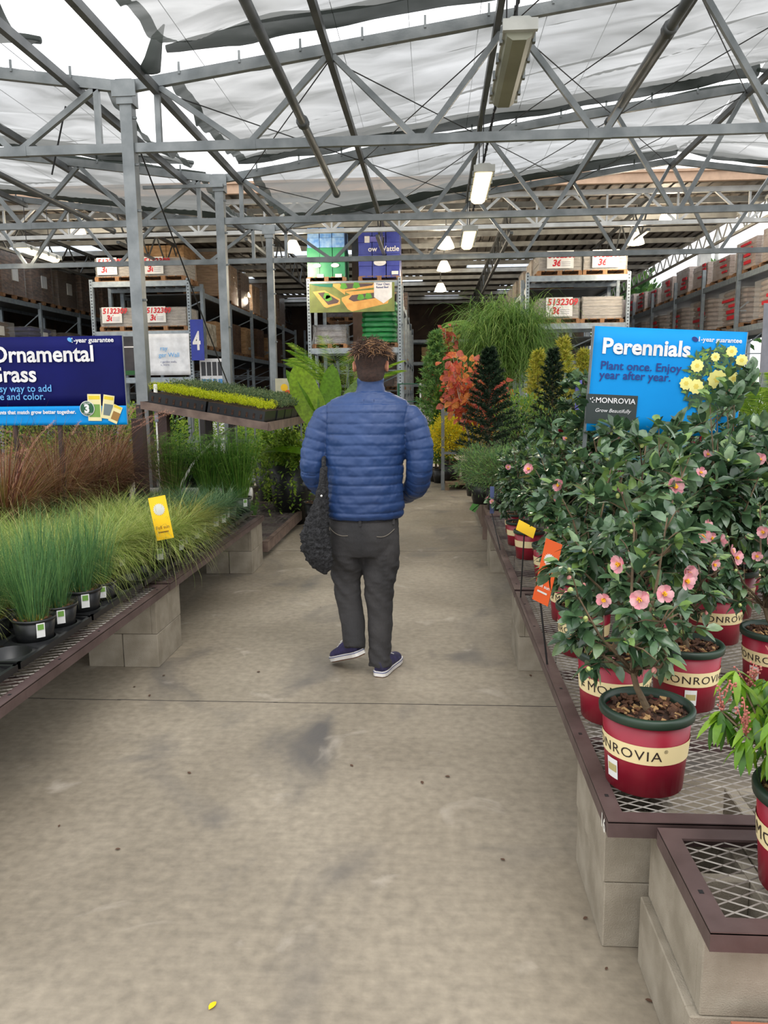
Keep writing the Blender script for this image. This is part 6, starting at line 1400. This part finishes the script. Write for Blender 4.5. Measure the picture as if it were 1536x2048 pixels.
# sneakers
def shoe(name, heel, d, upv, parent):
    d = V(d).normalized(); u = V(upv); u = (u - d * u.dot(d)).normalized(); s_ = d.cross(u); heel = V(heel)
    L_ = .285; t_ = [0, .04, .12, .25, .4, .55, .7, .85, .94, .99, 1.0]; wd = [.018, .03, .037, .038, .037, .041, .046, .044, .035, .018, .006]
    def ring(z0, z1, g_, hs):
        mb = MB(); n = len(t_); vs = []
        for sgn in (1, -1):
            for i in (range(n) if sgn == 1 else range(n - 1, -1, -1)): vs.append((t_[i], sgn * (wd[i] + g_)))
        lo = [heel + d * (L_ * a_ + (g_ if a_ > .5 else -g_)) + s_ * b_ + u * z0 for a_, b_ in vs]; hi = [heel + d * (L_ * a_ + (g_ if a_ > .5 else -g_)) + s_ * b_ + u * z1 for a_, b_ in vs]; m_ = len(vs)
        mb.add(lo + hi, [(k, (k + 1) % m_, m_ + (k + 1) % m_, m_ + k) for k in range(m_)] + [tuple(range(m_ - 1, -1, -1)), tuple(range(m_, 2 * m_))]); return mb
    root = ring(.006, .034, .004, 0).build(name, RUB, parent); ring(0, .006, .0, 0).build('outsole', SOLE, root); ring(.026, .029, .0055, 0).build('navy_stripe', NTXT, root)
    mb = MB(); st = []; hh = [.055, .07, .078, .08, .072, .058, .044, .036, .03, .02, .01]
    for i in range(len(t_)):
        st.append((heel + d * (L_ * t_[i]) + u * (.03), s_, u, wd[i], hh[i]))
    mb.loft(st, 18)
    for k, v in enumerate(mb.v):
        q = (v - heel).dot(u)
        if q < .03: mb.v[k] = v + u * (.03 - q)
    mb.build('canvas_upper', SHOEU, root, True)
    mb = MB()
    for i in range(4): c = heel + d * (L_ * (.45 + .09 * i)) + u * (.1 - .012 * i); mb.tube([c - s_ * .02, c + u * .004, c + s_ * .02], .003, 5)
    mb.build('laces', RUB, root, True); return root
rs_ = shoe('sneaker', (-.30, PY - .095, .0), (.30, .95, 0), (0, 0, 1), man); rs_['label'] = 'right sneaker planted on the floor'
ls_ = shoe('sneaker', (-.392, PY - .075, .115), (-.62, .72, -.36), (-.30, .12, .9), man); ls_['label'] = 'left sneaker lifted with its brown sole showing'
# hair
hb = MB(); n = 30; rings = 14; vs = []
for j in range(rings + 1):
    for k in range(n):
        an = 2 * PI * k / n; back = -math.sin(an); zlow = 1.575 + (.11 * max(0, -back) ** 1) + (.02 * (1 - abs(back)) if back > 0 else .05 * (1 - abs(back))); z = zlow + (1.785 - zlow) * math.sin(j / rings * PI / 2)
        c = cr(hd, min(z, 1.776)); g_ = .005 + .009 * max(0, min(1, (z - 1.66) / .06)); 
        if z > 1.74: f = max(0, (1.79 - z) / .05); rx, ry = .079 * math.sqrt(f) + .002, .1 * math.sqrt(f) + .002
        else: rx, ry = c[3] + g_, c[4] + g_
        if z < 1.64: kk = min(1, (1.64 - z) / .03); rx = max(rx, .067 * kk); c[2] = c[2] * (1 - kk) + PY * kk; ry = max(ry, .073 * kk)
        vs.append(V((c[1] + rx * math.cos(an), c[2] + ry * math.sin(an), z + .004 * noise.noise(V((k, j, 0))))))
hb.add(vs, [(j * n + k, j * n + (k + 1) % n, (j + 1) * n + (k + 1) % n, (j + 1) * n + k) for j in range(rings) for k in range(n)] + [tuple(rings * n + k for k in range(n))]); ho = hb.build('hair', HAIRD, man, True)
sub = ho.modifiers.new('s', 'SUBSURF'); sub.levels = 1; sub.render_levels = 2
cu = MB(); rr = random.Random(21)
for i in range(1300):
    an = rr.uniform(0, 2 * PI); el = rr.uniform(.0, 1); z = 1.705 + .07 * math.sin(el * PI / 2); q = math.cos(el * PI / 2) * .95 + .03
    p = V((-.33 + .083 * q * math.cos(an), PY + .104 * q * math.sin(an), z)); out = V((math.cos(an) * .6, math.sin(an) * .6, .7)).normalized(); sw = V((rr.gauss(.25, .8), rr.gauss(-.5, .7), rr.gauss(-.25, .4))); pts = [p]; d = (out + sw * .8).normalized()
    for k in range(6): p = p + d * .0095; pts.append(p); d = (d + sw * .45 + V((rr.gauss(0, .25), rr.gauss(0, .25), -.22))).normalized()
    cu.tube(pts, [.002, .0021, .002, .0018, .0014, .001, .0005], 4, 1 if (rr.random() < .2 + .3 * (math.cos(an) > 0)) else 0, False)
cu.build('curls', [HAIR, HAIRL], ho, True)
# bag
BAG = mat('black_boucle', (15, 15, 17), .95, 0, (50, 50, 52), 75, 1.0, 130)
bag = thing('shoulder_bag', 'slouchy black boucle bag hanging at the man\'s left side', 'bag', (0, 0, 0)); mb = MB()
bs = [(.585, -.575, .012, .012), (.60, -.585, .035, .025), (.625, -.59, .055, .04), (.66, -.60, .07, .05), (.72, -.615, .075, .056), (.78, -.618, .072, .056), (.85, -.61, .06, .048), (.92, -.597, .045, .04), (1.0, -.583, .03, .03), (1.08, -.575, .02, .022), (1.15, -.57, .015, .018)]
st = []; z = .585
while z < 1.151: c = cr([(b_[0], b_[1], 0, b_[2], b_[3]) for b_ in bs], z); st.append(ell((c[1], PY - .13 + .0 * z, z), c[3], c[4])); z += .008
mb.loft(st, 48)
for i, v in enumerate(mb.v):
    an = math.atan2(v.y - PY + .13, v.x + .6); mb.v[i] = v + V((v.x + .6, v.y - PY + .13, 0)) * (.12 * math.sin(an * 7 + v.z * 6) * (.3 + .7 * max(0, min(1, (v.z - .6) / .2))) + .22 * noise.noise(v * 70)) + V((0, 0, .012 * noise.noise(v * 30)))
mb.build('bag_body', BAG, bag, True)
mb = MB(); mb.tube([(-.57, PY - .12, 1.13), (-.575, PY - .08, 1.18), (-.58, PY - .02, 1.2)], [.012, .012, .01], 8); mb.build('strap', BAG, bag, True)
mb = MB(); mb.ball((-.578, PY - .172, 1.0), .006, 8); mb.build('snap', RUB, bag, True)
mb = MB(); mb.loft([((-.69, PY + .02, 1.03), X_, V((0, 0, 1)), .02, .03), ((-.665, PY + .05, 1.035), X_, V((0, 0, 1)), .04, .045), ((-.64, PY + .1, 1.03), X_, V((0, 0, 1)), .045, .04)], 16); o = mb.build('black_pouch', BLACKP, None, True); tag(o, 'small glossy black pouch held at the man\'s left forearm', 'pouch')
